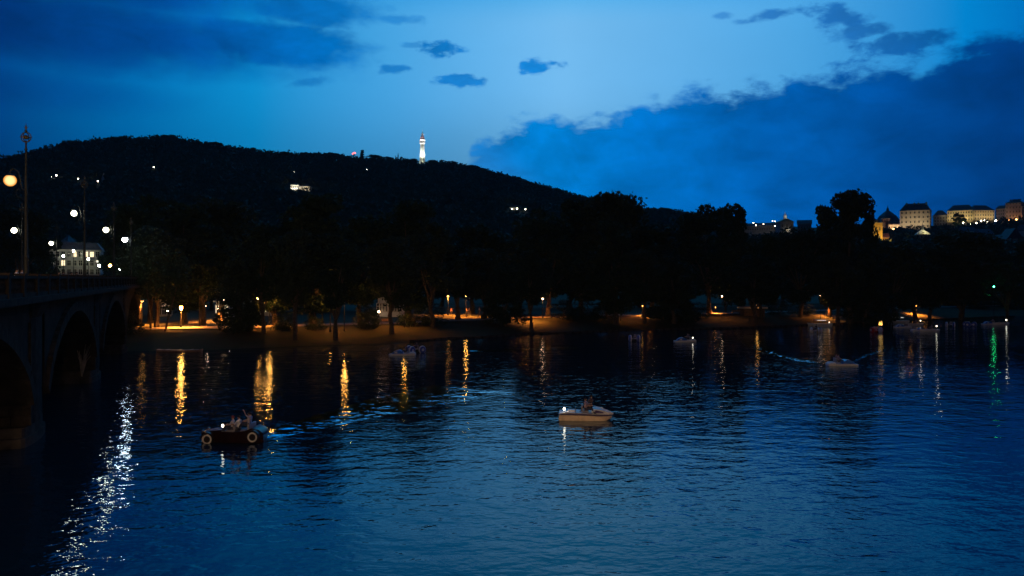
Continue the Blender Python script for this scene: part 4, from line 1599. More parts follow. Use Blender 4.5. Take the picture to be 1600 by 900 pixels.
# low park buildings on the island
o_ = building('park_pavilion', 'pale pavilion with white doors behind the lit lawn by the bridge', 'pavilion', xy(244, 172), xy(268, 174), 2.2, 3.4, 5, PLAST, ROOF, 1.2, 1, 3, 1.0, 2.2, 1.4, 3, lit=(), roof='hip')
building('park_kiosk', 'brightly lit kiosk among the trunks at the right end of the lit lawn', 'kiosk', xy(338, 168), xy(356, 168), 2.2, 3.0, 4, WHITE, ROOF, 1.0, 1, 3, 0.9, 1.5, 1.6, 3, lit=((0, 0), (0, 1), (0, 2)), roof='hip')
lantern('white lamp at the door of the lit kiosk', 347, 484, 164, L_PEACH, None, 0.2, 'lanterns in the island park', 'park_lantern', 'ball')
lantern('pale lamp lighting the pavilion right of the leaning trunk', 262, 486, 168, L_PEACH, None, 0.10, 'lanterns in the island park', 'park_lantern', 'ball')
building('shuttered_wall', 'long pale building front lit white between dark trees', 'building', xy(590, 172), xy(627, 172), 2.2, 3.6, 5, WHITE, ROOF, 0.9, 1, 8, 0.8, 1.6, 1.8, 3, roof='hip')
lantern('white lamp in front of the long pale building', 592, 487, 169, L_PEACHD, None, 0.26, 'lanterns in the island park', 'park_lantern', 'ball')
building('snack_stall', 'small flat-roofed stall with a flame lamp on its counter', 'stall', xy(1163, 182), xy(1195, 183), 2.1, 1.3, 2.0, mat('stall_wood', (.16, .10, .06), .8, .3), ROOF, 0.12, 0, 0, roof='flat')
lantern('flame-like orange lamp on the roof of the small stall', 1183, 478, 181.5, L_DIMO, zat(486, 181.5) + 0.2, 0.22, 'lanterns in the island park', 'park_lantern', 'taper')
building('lit_tent', 'low building glimpsed under the trees left of the speckled lights', 'building', xy(404, 176), xy(424, 176), 2.2, 2.6, 4, WHITE, ROOF, 1.4, 1, 3, 1.0, 1.4, 1.5, 3, lit=((0, 1),), roof='gable')

# hillside restaurant and houses
g_ = ground_hit(472, 299)
Y = g_.y
building('hill_restaurant', 'white floodlit restaurant half way up the dark hill', 'restaurant', xy(454, Y), xy(466, Y), g_.z - 1, 7.0, 10, WHITE, ROOF, 3.0, 2, 4, 1.3, 1.8, 2.4, 3.0, roof='hip')
building('hill_annex', 'dimmer annex right of the floodlit hill restaurant', 'house', xy(471, Y + 3), xy(484, Y + 3), g_.z - 1, 6.0, 9, PLAST, ROOF, 3.0, 2, 4, 1.3, 1.6, 2.0, 2.8, roof='hip')
flood_row(xy(454, Y), xy(466, Y), g_.z, 7, 2, 5000, (1, 0.92, 0.72), 6)
flood_row(xy(471, Y + 3), xy(484, Y + 3), g_.z, 6, 2, 1100, (1, 0.85, 0.62), 6)
HL = [(450, 297, 'lamp at the left end of the hill restaurant'), (472, 293, 'lamp above the hill restaurant'), (483, 290, 'topmost lamp over the hill restaurant annex'), (497, 298, 'lamp right of the hill restaurant annex'),
      (460, 269, 'single tiny lamp above the hill restaurant'), (573, 265, 'single tiny lamp below the cypress on the hill'), (757, 355, 'pinkish lamp low on the hill over the broad middle tree'),
      (700, 327, 'single tiny lamp in the middle of the dark slope'), (800, 327, 'left lamp of the lit house on the falling slope'), (808, 326, 'middle lamp of the lit house on the falling slope'),
      (821, 327, 'right lamp of the lit house on the falling slope'), (80, 276, 'faint lamp left of the pair on the left hillside'), (88, 274, 'brightest lamp on the left hillside'),
      (100, 288, 'faint lamp under the pair on the left hillside'), (122, 279, 'faint lamp in the middle of the left hillside'), (153, 283, 'bright white lamp right on the left hillside'),
      (240, 261, 'single faint lamp below the hill top'), (2, 299, 'lamp at the left edge of the hillside'), (16, 324, 'lamp over the leaves at the left edge'), (35, 321, 'pair lamp over the leaves at the left edge'),
      (116, 361, 'dim lamp above the apartment house, left'), (128, 360, 'dim lamp above the apartment house, right'), (98, 337, 'reddish lamp left of the second bridge lamp post')]
for i, (px, py, lab) in enumerate(HL):
    gh = ground_hit(px, py + 4)
    big = px in (88, 153, 757, 450, 497, 808)
    lantern(lab, px, py, gh.y, L_FAR, gh.z - 0.5, (0.62 if big else 0.42) * gh.y / 900, 'lamps scattered on the dark hill', 'hillside_lamp', 'ball')
g2 = ground_hit(806, 329)
building('slope_house', 'small lit house low on the falling slope of the hill', 'house', xy(797, g2.y + 6), xy(812, g2.y + 6), g2.z - 1, 4.5, 8, WHITE, ROOF, 2.5, 1, 4, 1.2, 1.5, 2.5, 3, lit=((0, 1),), roof='hip')

# old wall climbing the hill
hw_ = thing('hunger_wall', 'pale stretch of old crenellated wall climbing the left hillside', 'wall')
prev = None
for i in range(9):
    u = i / 8
    gp = ground_hit(160 + 14 * u, 292 - 44 * u)
    if prev:
        a, b = Vector(prev), Vector(gp)
        m = MB()
        d = (b - a)
        m.add([(a.x - .7, a.y, a.z - 3), (a.x + .7, a.y, a.z - 3), (b.x + .7, b.y, b.z - 3), (b.x - .7, b.y, b.z - 3), (a.x - .7, a.y, a.z + 6), (a.x + .7, a.y, a.z + 6), (b.x + .7, b.y, b.z + 6), (b.x - .7, b.y, b.z + 6)],
              [(3, 2, 1, 0), (4, 5, 6, 7), (0, 1, 5, 4), (1, 2, 6, 5), (2, 3, 7, 6), (3, 0, 4, 7)])
        for j in range(3):
            q = a.lerp(b, (j + 0.5) / 3)
            m.box((q.x, q.y, q.z + 6.6), (1.4, 1.2, 1.2))
        m.build('wall_section', PLAST3, hw_)
    prev = tuple(gp)

# ------------------------------------------------------------------ lattice tower and mast on the ridge
YT = 1350
tz = zat(261, YT)
tx = xy(660, YT)[0]
tw = thing('lookout_tower', 'white floodlit lattice lookout tower on the ridge of the dark hill', 'tower', (tx, YT, tz))


def tw_r(z):
    pts = [(0, 6.2), (6, 4.9), (14, 3.9), (26, 3.2), (37, 2.9), (60, 2.8)]
    return float(np.interp(z, [p[0] for p in pts], [p[1] for p in pts]))


zs = [0, 5, 10, 15, 20, 25, 30, 35, 38]
mb = MB()
for k in range(8):
    a = PI / 8 + PI / 4 * k
    mb.tube([(tw_r(z) * math.cos(a), tw_r(z) * math.sin(a), z) for z in zs], 0.50, 6)
mb.build('leg_lattice', TOWERW, tw)
mb = MB()
for z0, z1 in zip(zs, zs[1:]):
    for k in range(8):
        a, b = PI / 8 + PI / 4 * k, PI / 8 + PI / 4 * (k + 1)
        p = lambda an, z: (tw_r(z) * math.cos(an), tw_r(z) * math.sin(an), z)
        mb.tube([p(a, z0), p(b, z1)], 0.17, 4)
        mb.tube([p(b, z0), p(a, z1)], 0.17, 4)
        mb.tube([p(a, z1), p(b, z1)], 0.3, 4)
mb.build('bracing', TOWERW, tw)
mb = MB()
mb.lathe([(1.0, 0), (1.0, 38)], n=8)
mb.build('stair_core', mat('core_green_steel', (0.50, 0.58, 0.52), 0.6, 0.2, 0.4), tw)
mb = MB()
mb.lathe([(3.4, 37.0), (4.7, 38.4), (4.7, 40.0), (4.3, 40.0), (4.3, 40.4)], n=16)
mb.lathe([(4.7, 41.6), (4.6, 44.4), (4.0, 44.6)], n=16)
mb.build('gallery', WHITE, tw)
MB().lathe([(3.9, 40.2), (3.9, 41.8)], n=16).build('gallery_window_band', GLASS, tw)
MB().lathe([(3.4, 44.4), (3.4, 46.2)], n=16).build('upper_window_band', GLASS, tw)
mb = MB()
mb.lathe([(3.9, 46.2), (3.6, 47.2), (2.6, 49.5), (1.9, 51.0)], n=16)
mb.build('dome', mat('dome_rose', (0.78, 0.55, 0.56), 0.6, 0.1, 0.5), tw, True)
mb = MB()
mb.lathe([(1.6, 51.0), (1.6, 53.2), (1.9, 53.4), (1.2, 55.2), (0.35, 56.2), (0.15, 60.0), (0, 61.0)], n=10)
mb.build('spire', WHITE, tw)


def pt(loc, watts, col, size=0.4):
    ld = bpy.data.lights.new('tower_light', 'POINT')
    ld.energy = watts
    ld.color = col
    ld.shadow_soft_size = size
    o = bpy.data.objects.new('tower_light', ld)
    COL.objects.link(o)
    o.location = loc


for k in range(6):
    a = PI / 3 * k + 0.3
    q = Vector((tx + 16 * math.cos(a), YT + 16 * math.sin(a), tz + 11))
    spot(q, (tx, YT, tz + 34), 30000, (1.0, 1.0, 0.93), 80, 0.5, 0.5)
for z in (4, 9, 15):
    pt((tx, YT - 1.9, tz + z), 500, (1, 0.9, 0.65))
for k in range(3):
    a = -PI / 2 + (k - 1) * 1.3
    spot((tx + 9 * math.cos(a), YT + 9 * math.sin(a), tz + 39), (tx, YT, tz + 53), 11000, (1.0, 0.86, 0.84), 70, 0.6, 0.4)

YM = 1300
g_ = xy(553, YM)
zm = float(hillz(np.array([g_[0]]), np.array([float(YM)]))[0])
ms_ = thing('signal_mast', 'small mast with a cage of red warning lights on the ridge', 'mast', (g_[0], YM, zm))
hh = zat(240, YM) - zm
MB().lathe([(0.9, 0), (0.55, hh - 4), (0.5, hh - 1)], n=8).build('shaft', IRON, ms_)
MB().lathe([(0.5, hh - 3.5), (2.6, hh - 2), (2.6, hh - 1.7), (0.5, hh - 1.2)], n=10).build('platform', IRON, ms_)
for a in (0.3, PI - 0.3, PI / 2 + 2.6, -0.9):
    MB().ball((2.0 * math.cos(a), 2.0 * math.sin(a) - 0.6, hh + random.uniform(-.8, 1.0)), 1.25, 8, 6).build('warning_lamp', L_RED, ms_, True)
MB().tube([(0, 0, hh - 1), (0, 0, hh + 3)], [0.2, 0.06], 6).build('rod', IRON, ms_)
g_ = xy(622, 1320)
zz = float(hillz(np.array([g_[0]]), np.array([1320.0]))[0])
ob = thing('ridge_chapel_spire', 'tiny dark twin pinnacle on the ridge left of the lattice tower', 'spire', (g_[0], 1320, zz))
MB().lathe([(0.9, 0), (0.8, zat(243, 1320) - zz), (0.0, zat(238, 1320) - zz)], n=6).lathe([(0.6, 0), (0.6, zat(246, 1320) - zz), (0, zat(242, 1320) - zz)], (-4, 0, 0), 6).build('pinnacle', IRON, ob)

# ------------------------------------------------------------------ castle side
WARMF = (1.0, 0.76, 0.42)
Y0 = 1065
zb = zat(359, Y0)
pl, pr = xy(1406, Y0), xy(1453, Y0 - 18)
building('castle_palace', 'large square floodlit palace with four rows of windows on the castle hill', 'palace', pl, pr, zb, zat(330, Y0) - zb, 22, PLAST, ROOF, 9.5, 4, 7, 1.6, 2.5, 3.6, 5.9, roof='hip', chim=4, side=5)
flood_row(pl, pr, zb, 22, 4, 3500, (1.0, 0.78, 0.50), 13)
pl, pr = xy(1459, Y0 + 2), xy(1481, Y0 - 4)
zb2 = zat(353, Y0)
building('castle_wing', 'dim lower wing between the two floodlit palaces', 'palace', pl, pr, zb2, zat(337, Y0) - zb2, 16, PLAST3, ROOFB, 7.0, 3, 5, 1.4, 2.1, 2.4, 3.9, roof='hip')
pl, pr = xy(1480, Y0 - 8), xy(1520, Y0 - 26)
zb3 = zat(347, Y0 - 10)
building('schwarz_palace', 'long floodlit palace with low hipped roof, left half, behind a dark tree', 'palace', pl, pr, zb3, zat(330, Y0 - 10) - zb3, 17, PLAST2, ROOFB, 7.5, 3, 10, 1.3, 2.2, 2.6, 4.4, roof='hip')
flood_row(pl, pr, zb3, 14, 4, 3000, (1.0, 0.80, 0.40), 10)
pl2, pr2 = (pr[0] + 0.2, pr[1] - 3), xy(1554, Y0 - 26)
building('corner_palace', 'floodlit end palace with pillared front and dark hipped roof, right of the long one', 'palace', pl2, pr2, zb3 + 1, zat(329, Y0 - 28) - zb3 - 1, 17, PLAST2, ROOFB, 7.0, 3, 8, 1.2, 2.3, 2.4, 4.2, roof='hip')
flood_row(pl2, pr2, zb3 + 1, 14, 3, 2700, WARMF, 9)
dk = xy(1498, Y0 - 62)
_z = float(hillz(np.array([dk[0]]), np.array([dk[1]]))[0])
tree('broad', 1498, 333, 20, Y0 - 62, 'dark tree standing before the long floodlit palace', 'trees on the castle slope', z0=_z)
tree('broad', 1463, 352, 14, Y0 - 66, 'small dark tree right of the square palace', 'trees on the castle slope', z0=zat(366, Y0 - 66))
tree('low', 1413, 356, 24, Y0 - 70, 'dark bush at the left foot of the square palace', 'trees on the castle slope', z0=zat(370, Y0 - 70))
pl, pr = xy(1556, Y0 - 40), xy(1573, Y0 - 50)
zb4 = zat(343, Y0 - 40)
building('rose_palace', 'unlit rose-coloured wing behind the orange street lights, right of the end palace', 'palace', pl, pr, zb4, zat(327, Y0 - 40) - zb4, 18, PLASTP, ROOF, 4.5, 3, 5, 1.2, 2.0, 2.4, 4.0, roof='gable')
pl, pr = xy(1571, Y0 - 58), xy(1596, Y0 - 70)
building('rose_gatehouse', 'tall unlit rose-coloured block with broken roofline at the right edge', 'palace', pl, pr, zb4, zat(318, Y0 - 60) - zb4, 20, PLASTP, ROOF, 4.5, 4, 5, 1.2, 2.2, 2.8, 5.0, roof='hip', chim=5)
pl, pr = xy(1597, Y0 - 74), xy(1650, Y0 - 84)
building('rose_wing', 'unlit rose-coloured wing cut by the right edge', 'palace', pl, pr, zb4, zat(322, Y0 - 80) - zb4, 20, PLASTP, ROOF, 5, 4, 10, 1.2, 2.2, 2.6, 4.6, roof='hip')
# low wall and small houses left of the square palace
pl, pr = xy(1388, Y0 + 4), xy(1405.5, Y0 + 2)
building('lit_terrace_wall', 'low warm-lit terrace wall at the left foot of the square palace', 'wall', pl, pr, zat(358, Y0), zat(351, Y0) - zat(358, Y0), 6, PLAST, ROOF, 1.0, 1, 5, 1.2, 1.8, 2.5, 3, roof='flat')
flood_row(pl, pr, zat(358, Y0), 5, 2, 2600, (1, .62, .33), 5)
pl, pr = xy(1378, Y0 + 10), xy(1391, Y0 + 8)
building('terrace_house', 'small dim house above the orange roof left of the terrace wall', 'house', pl, pr, zat(356, Y0), zat(341, Y0) - zat(356, Y0), 10, PLASTP, ROOF, 3.0, 2, 4, 1.2, 1.8, 4, 4.4, roof='hip')
# dark domed building
c = xy(1387, 1150)
dm = thing('domed_hall', 'dark hall with tent-shaped roof and small lantern turret left of the square palace', 'building', (c[0], c[1], zat(356, 1150)))
MB().lathe([(16, -8), (16, zat(346, 1150) - zat(356, 1150))], n=8).build('wall', PLAST3, dm)
z_ = zat(346, 1150) - zat(356, 1150)
rf = MB().lathe([(17, z_), (12, z_ + 7), (6, z_ + 12), (2.0, z_ + 15)], n=8).build('roof', ROOFB, dm)
MB().lathe([(1.8, z_ + 15), (1.8, z_ + 17.5), (0.6, z_ + 19), (0.15, z_ + 23), (0, z_ + 24)], n=8).build('turret', ROOFB, rf)
# church with yellow lit tower and dark spire
Yc = 700
c = xy(1367.5, Yc)
zc = zat(385, Yc)
ch = thing('yellow_tower', 'church tower floodlit yellow with a thin dark spire beside the great tree', 'church', (c[0], c[1], zc), R(8))
ht = zat(349, Yc) - zc
MB().box((0, 0, ht / 2 - 5), (8.2, 8.2, ht + 10)).build('wall', PLASTY, ch)
MB().box((0, 0, ht + .2), (9, 9, .5)).build('cornice', TRIM, ch)
MB().lathe([(5.2, ht + .45), (4.6, ht + 2.5), (2.0, ht + 4.0), (1.6, ht + 5), (1.8, ht + 6.5), (0.7, ht + 9), (0.5, ht + 12), (0.1, ht + 19.5), (0, ht + 20.3)], (-2.5, 0, 0), 8).build('spire', ROOFB, ch)
facade_windows(ch, 6, 1, 2, 1.2, 2.6, ht - 5, 3, y=-4.13, x0=-3)
facade_windows(ch, 6, 1, 2, 1.2, 2.6, ht - 12, 3, y=-4.13, x0=-3)
spot((c[0] + 3, c[1] - 16, zc + 2), (c[0], c[1], zc + ht * 0.6), 13000, (1, 0.66, 0.16), 75)
spot((c[0] + 15, c[1] - 6, zc + 2), (c[0], c[1], zc + ht * 0.6), 6000, (1, 0.6, 0.14), 75)
pl, pr = xy(1375, Yc + 16), xy(1389, Yc + 14)
building('nave', 'church nave with orange-lit tiled roof right of the yellow tower', 'church', pl, pr, zat(378, Yc), zat(370, Yc) - zat(378, Yc), 12, PLASTY, ROOFO, 4.0, 1, 4, 1.0, 2.0, 2.2, 3, roof='gable')
spot((pl[0] + 3, pl[1] - 12, zat(368, Yc)), (pl[0] + 4, pl[1] + 4, zat(366, Yc)), 2200, (1, 0.5, 0.18), 80)
# white cupola
Yk = 720
c = xy(1441.5, Yk)
zc = zat(400, Yk)
cp = thing('lit_cupola', 'white floodlit turret with tent roof and thin lantern, in front of the square palace', 'tower', (c[0], c[1], zc), R(12))
z1, z2, z3, z4 = (zat(v, Yk) - zc for v in (378, 367, 359, 349))
MB().lathe([(4.6, -6), (4.6, z1), (5.6, z1 + .3), (5.6, z1 + .9), (4.4, z1 + 1.2), (4.4, z2)], n=8).build('wall', WHITE, cp)
MB().lathe([(6.3, z2), (6.3, z2 + .5), (4.0, z2 + 2.4), (1.2, z3)], n=8).build('roof', mat('pale_copper', (0.62, 0.60, 0.45), 0.6, 0.15), cp)
MB().lathe([(1.0, z3), (1.0, z3 + 2.2), (1.3, z3 + 2.4), (0.3, z3 + 4), (0, z4 + 1)], n=8).build('lantern_turret', ROOFB, cp)
for k in range(3):
    a = -PI / 2 + (k - 1) * 0.8
    MB().box((4.5 * math.cos(a), 4.5 * math.sin(a), (z1 + z2) / 2 + .3), (1.1, 1.1, (z2 - z1) * .5), a).build('window', GLASS, cp)
for k in (-1, 1):
    spot((c[0] + k * 9, c[1] - 13, zc + 2), (c[0], c[1], zc + z2 * .9), 11000, (1, 0.85, 0.5), 70)
spot((c[0] + 1, c[1] - 12, zc + z2 + 9), (c[0], c[1], zc + z2 + 1), 7000, (1, 0.88, 0.5), 60)
# road lamps below the palaces
RL = [(1471, 357, 0), (1476, 359, 0), (1483, 357, 0), (1501, 354, 1), (1505, 348, 0), (1511, 350, 0), (1516, 350, 0), (1526, 349, 1), (1533, 345, 0), (1538, 344, 0), (1542, 347, 1), (1556, 345, 1), (1572, 345, 2), (1577, 344, 2), (1581, 344, 2), (1588, 343, 2), (1599, 340, 1), (1390, 359, 2), (1396, 358, 2), (1402, 359, 1)]
for i, (px, py, k) in enumerate(RL):
    Yl = Y0 - 70 if px > 1410 else Y0 - 8
    lantern(['white', 'bright white', 'orange'][k] + ' road lamp below the castle palaces, ' + ('by the terrace wall' if px < 1410 else 'number %d along the rising road' % (i + 1)), px, py, Yl, [L_FAR, L_FAR, L_FARO][k], zat(py, Yl) - 4.5,
            [0.62, 0.95, 0.8][k], 'road lamps below the castle', 'road_lamp', 'ball')
ORD = ['first', 'second', 'third', 'fourth', 'fifth', 'sixth', 'seventh', 'eighth', 'ninth', 'tenth', 'eleventh', 'twelfth', 'thirteenth', 'fourteenth', 'fifteenth', 'sixteenth', 'last']
rr = [o for o in COL.objects if o.parent is None and o.name.startswith('road_lamp')]
rr.sort(key=lambda o: o.location.x / o.location.y)
for k, o in enumerate([o for o in rr if o.location.x / o.location.y > 0.5]):
    col = 'orange' if 'orange' in o['label'] else ('bright white' if 'bright' in o['label'] else 'small white')
    o['label'] = '%s road lamp below the castle palaces, %s along the rising road' % (col, ORD[min(k, 16)])
for k, o in enumerate([o for o in rr if o.location.x / o.location.y <= 0.5]):
    o['label'] = ['left orange lamp before the terrace wall', 'middle orange lamp before the terrace wall', 'white lamp where terrace wall meets the square palace'][k]

# domed church and slope lights in the gap
Yd = 760
pl, pr = xy(1219, Yd), xy(1240, Yd)
zc = zat(366, Yd)
c_ = building('domed_church', 'pale church front with round gable and small lit turret in the sky gap', 'church', pl, pr, zc, zat(347, Yd) - zc, 14, PLAST3, COPPER, 3.2, 2, 3, 1.2, 2.4, 3.4, 4.4, lit=((0, 1),), roof='gable_front')
L_ = pr[0] - pl[0]
hz = zat(347, Yd) - zc
MB().lathe([(1.6, hz + 2.6), (1.6, hz + 5.4), (1.9, hz + 5.6), (1.2, hz + 7), (0.3, hz + 8.2), (0, hz + 11)], (L_ * .5, 5, 0), 8).build('turret', WHITE, c_)
spot((pl[0] + L_ / 2, pl[1] - 4, zat(341, Yd)), (pl[0] + L_ / 2, pl[1] + 5, zat(337, Yd)), 900, (1, .95, .8), 50)
lantern('lamp on the front of the pale domed church', 1232, 359, Yd - 3, L_FAR, zat(372, Yd), 0.34, 'lamps in the sky gap', 'slope_lamp', 'ball')
for i, (px, py) in enumerate([(1161, 345), (1177, 348), (1193, 350), (1211, 346), (1207, 345), (1211, 353), (1181, 352)]):
    Ys_ = 800
    lantern('%s white lamp on the slope between the poplars and the pale church' % ORD[i], px, py, Ys_, L_FAR, zat(py, Ys_) - 5, 0.33, 'lamps in the sky gap', 'slope_lamp', 'ball')
pl, pr = xy(1160, 830), xy(1212, 812)
building('slope_terrace', 'long pale retaining building below the lamps in the sky gap', 'building', pl, pr, zat(362, 820), 5.5, 8, PLAST3, ROOFB, 3.0, 1, 14, 1.0, 1.5, 2.6, 3, roof='gable')
pl, pr = xy(1246, 780), xy(1268, 776)
building('gap_house', 'dim house with dark roof right of the pale domed church', 'house', pl, pr, zat(366, 780), zat(350, 780) - zat(366, 780), 10, PLAST3, ROOFB, 3.6, 2, 5, 1.1, 1.6, 3, 3.4, roof='gable')
# gabled houses at right edge
for (a, b, e, bse, rh, Yh, lab, rk) in [(1556, 1572, 379, 402, 5.0, 560, 'pale gabled house under the castle road, left of the larger gable', 'gable_front'),
                                        (1574, 1598, 374, 404, 7.0, 540, 'larger pale gabled house at the right edge under the castle road', 'gable_front'),
                                        (1532, 1552, 366, 384, 4.0, 640, 'dim long-roofed house on the slope under the end palace', 'gable'),
                                        (1506, 1526, 362, 378, 4.0, 700, 'dim house on the slope under the long palace', 'gable'),
                                        (1600, 1630, 362, 390, 5.0, 600, 'dim house cut by the right edge on the slope', 'gable')]:
    pl, pr = xy(a, Yh), xy(b, Yh)
    building('gabled_house', lab, 'house', pl, pr, zat(bse, Yh), zat(e, Yh) - zat(bse, Yh), 10, PLAST3, ROOFB, rh, 2, 4, 1.0, 1.5, 3.0, 3.4, roof=rk, group='houses under the castle road')

# ------------------------------------------------------------------ boats
RED = mat('dark_red_hull', (0.020, 0.005, 0.005), 0.3, 0.15, 3.0)
RUB = mat('black_rubber', (0.02, 0.02, 0.02), 0.7, 0.2)
WWALL = mat('whitewall', (0.66, 0.62, 0.56), 0.6, 0.1, 8.0)
CREAM = mat('orange_cream_hull', (0.92, 0.70, 0.46), 0.35, 0.12, 3.0)
PURP = mat('purple_stripe', (0.08, 0.055, 0.17), 0.35, 0.1)
BOATW = mat('white_hull', (0.74, 0.74, 0.76), 0.35, 0.08, 3.0)
BLUE = mat('blue_cowl', (0.06, 0.20, 0.62), 0.35, 0.12, 3.0)
BLUED = mat('blue_float', (0.05, 0.09, 0.36), 0.4, 0.12, 3.0)
YEL = mat('yellow_float', (0.50, 0.42, 0.22), 0.4, 0.12, 3.0)
REDF = mat('red_float', (0.45, 0.03, 0.03), 0.4, 0.12, 3.0)
PALEB = mat('pale_blue_float', (0.45, 0.50, 0.72), 0.4, 0.12, 3.0)
SEAT = mat('seat_plastic', (0.30, 0.28, 0.30), 0.5, 0.15)


def L_BOAT(name, col, s):
    return mat(name, None, emit=col, estr=s)


LB = L_BOAT('boat_lamp', (1.0, 0.80, 0.60), 6)
LB2 = L_BOAT('boat_lamp_bright', (1.0, 0.85, 0.66), 8)
LB3 = L_BOAT('boat_lamp_hot', (1.0, 0.55, 0.15), 26)


def boat_lamp(root, loc, m=LB, r=0.09, h=0.22):
    p = MB().tube([loc, (loc[0], loc[1], loc[2] + h)], 0.02, 6).build('lamp_post', IRON, root)
    MB().ball((loc[0], loc[1], loc[2] + h + r), r, 8, 6, (1, 1, 1.25)).build('lamp_globe', m, p, True)


def section(x, hw, zb, zt, n=5, flare=0.75):
    pts = []
    for i in range(n + 1):
        u = i / n
        pts.append((x, -hw * (flare + (1 - flare) * u) if u > 0 else -hw * flare * 0.8, zb + (zt - zb) * u))
    for i in range(n, -1, -1):
        u = i / n
        pts.append((x, hw * (flare + (1 - flare) * u) if u > 0 else hw * flare * 0.8, zb + (zt - zb) * u))
    return pts


def water_at(px, py):
    Y = EYE * F / (py - HOR)
    return Vector(((px - 800) / F * Y, Y, 0))


# --- vintage car pedal boat, bow to local -x
pos = water_at(366, 689)
vc = thing('car_pedal_boat', 'dark red pedal boat shaped like a vintage car with white-ringed wheels and riders', 'pedal boat', pos, R(-3))
mb = MB()
S = [(-1.95, .30, -.1, .42), (-1.85, .48, -.15, .60), (-1.2, .58, -.2, .72), (-0.55, .66, -.2, .78), (-0.5, .72, -.2, .70), (0.2, .76, -.2, .66), (0.9, .76, -.2, .74), (1.35, .72, -.2, .92), (1.75, .58, -.15, .80), (1.95, .40, -.05, .55)]
mb.loft([section(*s, flare=.82) for s in S])
mb.build('hull', RED, vc, True)
MB().loft([section(-0.5, .5, .76, .79, 2, .9), section(-0.42, .5, .79, 1.02, 2, .9), section(-0.36, .46, .80, 1.02, 2, .9)]).build('windscreen_frame', IRON, vc)
MB().loft([section(-1.98, .22, .15, .58, 3, .9), section(-1.93, .24, .12, .62, 3, .9)]).build('radiator_grille', mat('chrome', (0.5, 0.5, 0.5), 0.25, 0.1, metal=0.9), vc)
for x in (-1.36, 1.44):
    for sg in (-1, 1):
        w = MB().lathe([(0.12, -.10), (0.30, -.10), (0.33, -.06), (0.33, .06), (0.30, .10), (0.12, .10)], (x, sg * 0.74, 0.24 if x < 0 else 0.40), 22, 'y').build('wheel', RUB, vc, True)
        MB().lathe([(0.205, -.012), (0.295, -.012), (0.295, .012), (0.205, .012), (0.205, -.012)], (x, sg * 0.845, 0.24 if x < 0 else 0.40), 26, 'y').build('whitewall_ring', WWALL, w, True)
        MB().lathe([(0.02, -.01), (0.10, -.01), (0.06, .02), (0.0, .03)], (x, sg * 0.845, 0.24 if x < 0 else 0.40), 14, 'y').build('hub_cap', RED, w, True)
        f = MB()
        zc_ = 0.24 if x < 0 else 0.40
        arc = [(x + 0.40 * math.cos(a), zc_ + 0.40 * math.sin(a)) for a in [PI * (0.02 + 0.96 * i / 10) for i in range(11)]]
        f.loft([[(p[0], sg * 0.60, p[1] - 0.02), (p[0], sg * 0.88, p[1] - 0.02), (p[0], sg * 0.88, p[1] + 0.025), (p[0], sg * 0.60, p[1] + 0.04)] for p in arc])
        f.build('fender', RED, vc, True)
for x in (-0.05, 0.85):
    MB().box((x + .25, 0, 0.92), (0.12, 1.15, 0.42)).box((x, 0, 0.70), (0.5, 1.2, 0.12)).build('seat', SEAT, vc)
for sg in (-1, 1):
    MB().ball((-1.78, sg * 0.44, 0.66), 0.10, 10, 7, (1.2, 1, 1)).build('headlamp', mat('chrome', (0.5,) * 3), vc, True)
MB().tube([(-0.42, -0.3, 0.80), (-0.22, -0.3, 0.98)], 0.015, 5).lathe([(0.15, 0), (0.17, .015), (0.15, .03)], (-0.2, -0.3, 0.98), 12, 'x').build('steering_wheel', RUB, vc)
boat_lamp(vc, (-0.58, -0.35, 0.78), LB2, 0.075, 0.14)
face_l = -PI / 2         # faces local -x after rotation
cr, sr = pos, R(-3)


def on_boat(root, p):
    a = root.rotation_euler.z
    return Vector((root.location.x + p[0] * math.cos(a) - p[1] * math.sin(a), root.location.y + p[0] * math.sin(a) + p[1] * math.cos(a), root.location.z + p[2]))


person('rider with red cap and pale top at the wheel of the car-shaped boat', on_boat(vc, (0.0, -0.32, 0.72)), face_l, 'sit', (0.55, 0.50, 0.52), (0.06, 0.06, 0.1), hair=(0.30, 0.06, 0.04), group='riders of the car-shaped boat')
person('rider in a white shirt in the middle of the car-shaped boat', on_boat(vc, (0.42, -0.42, 0.76)), face_l - .3, 'sit', (0.78, 0.78, 0.80), (0.05, 0.05, 0.07), group='riders of the car-shaped boat')
person('rider in a bluish top behind the white shirt on the car-shaped boat', on_boat(vc, (0.90, 0.20, 0.86)), face_l, 'sit', (0.30, 0.36, 0.55), (0.05, 0.05, 0.07), group='riders of the car-shaped boat')
person('rider with raised arm at the stern of the car-shaped boat', on_boat(vc, (1.05, -0.40, 0.98)), face_l, 'sit', (0.45, 0.40, 0.45), (0.05, 0.05, 0.07), arm_up=True, group='riders of the car-shaped boat')

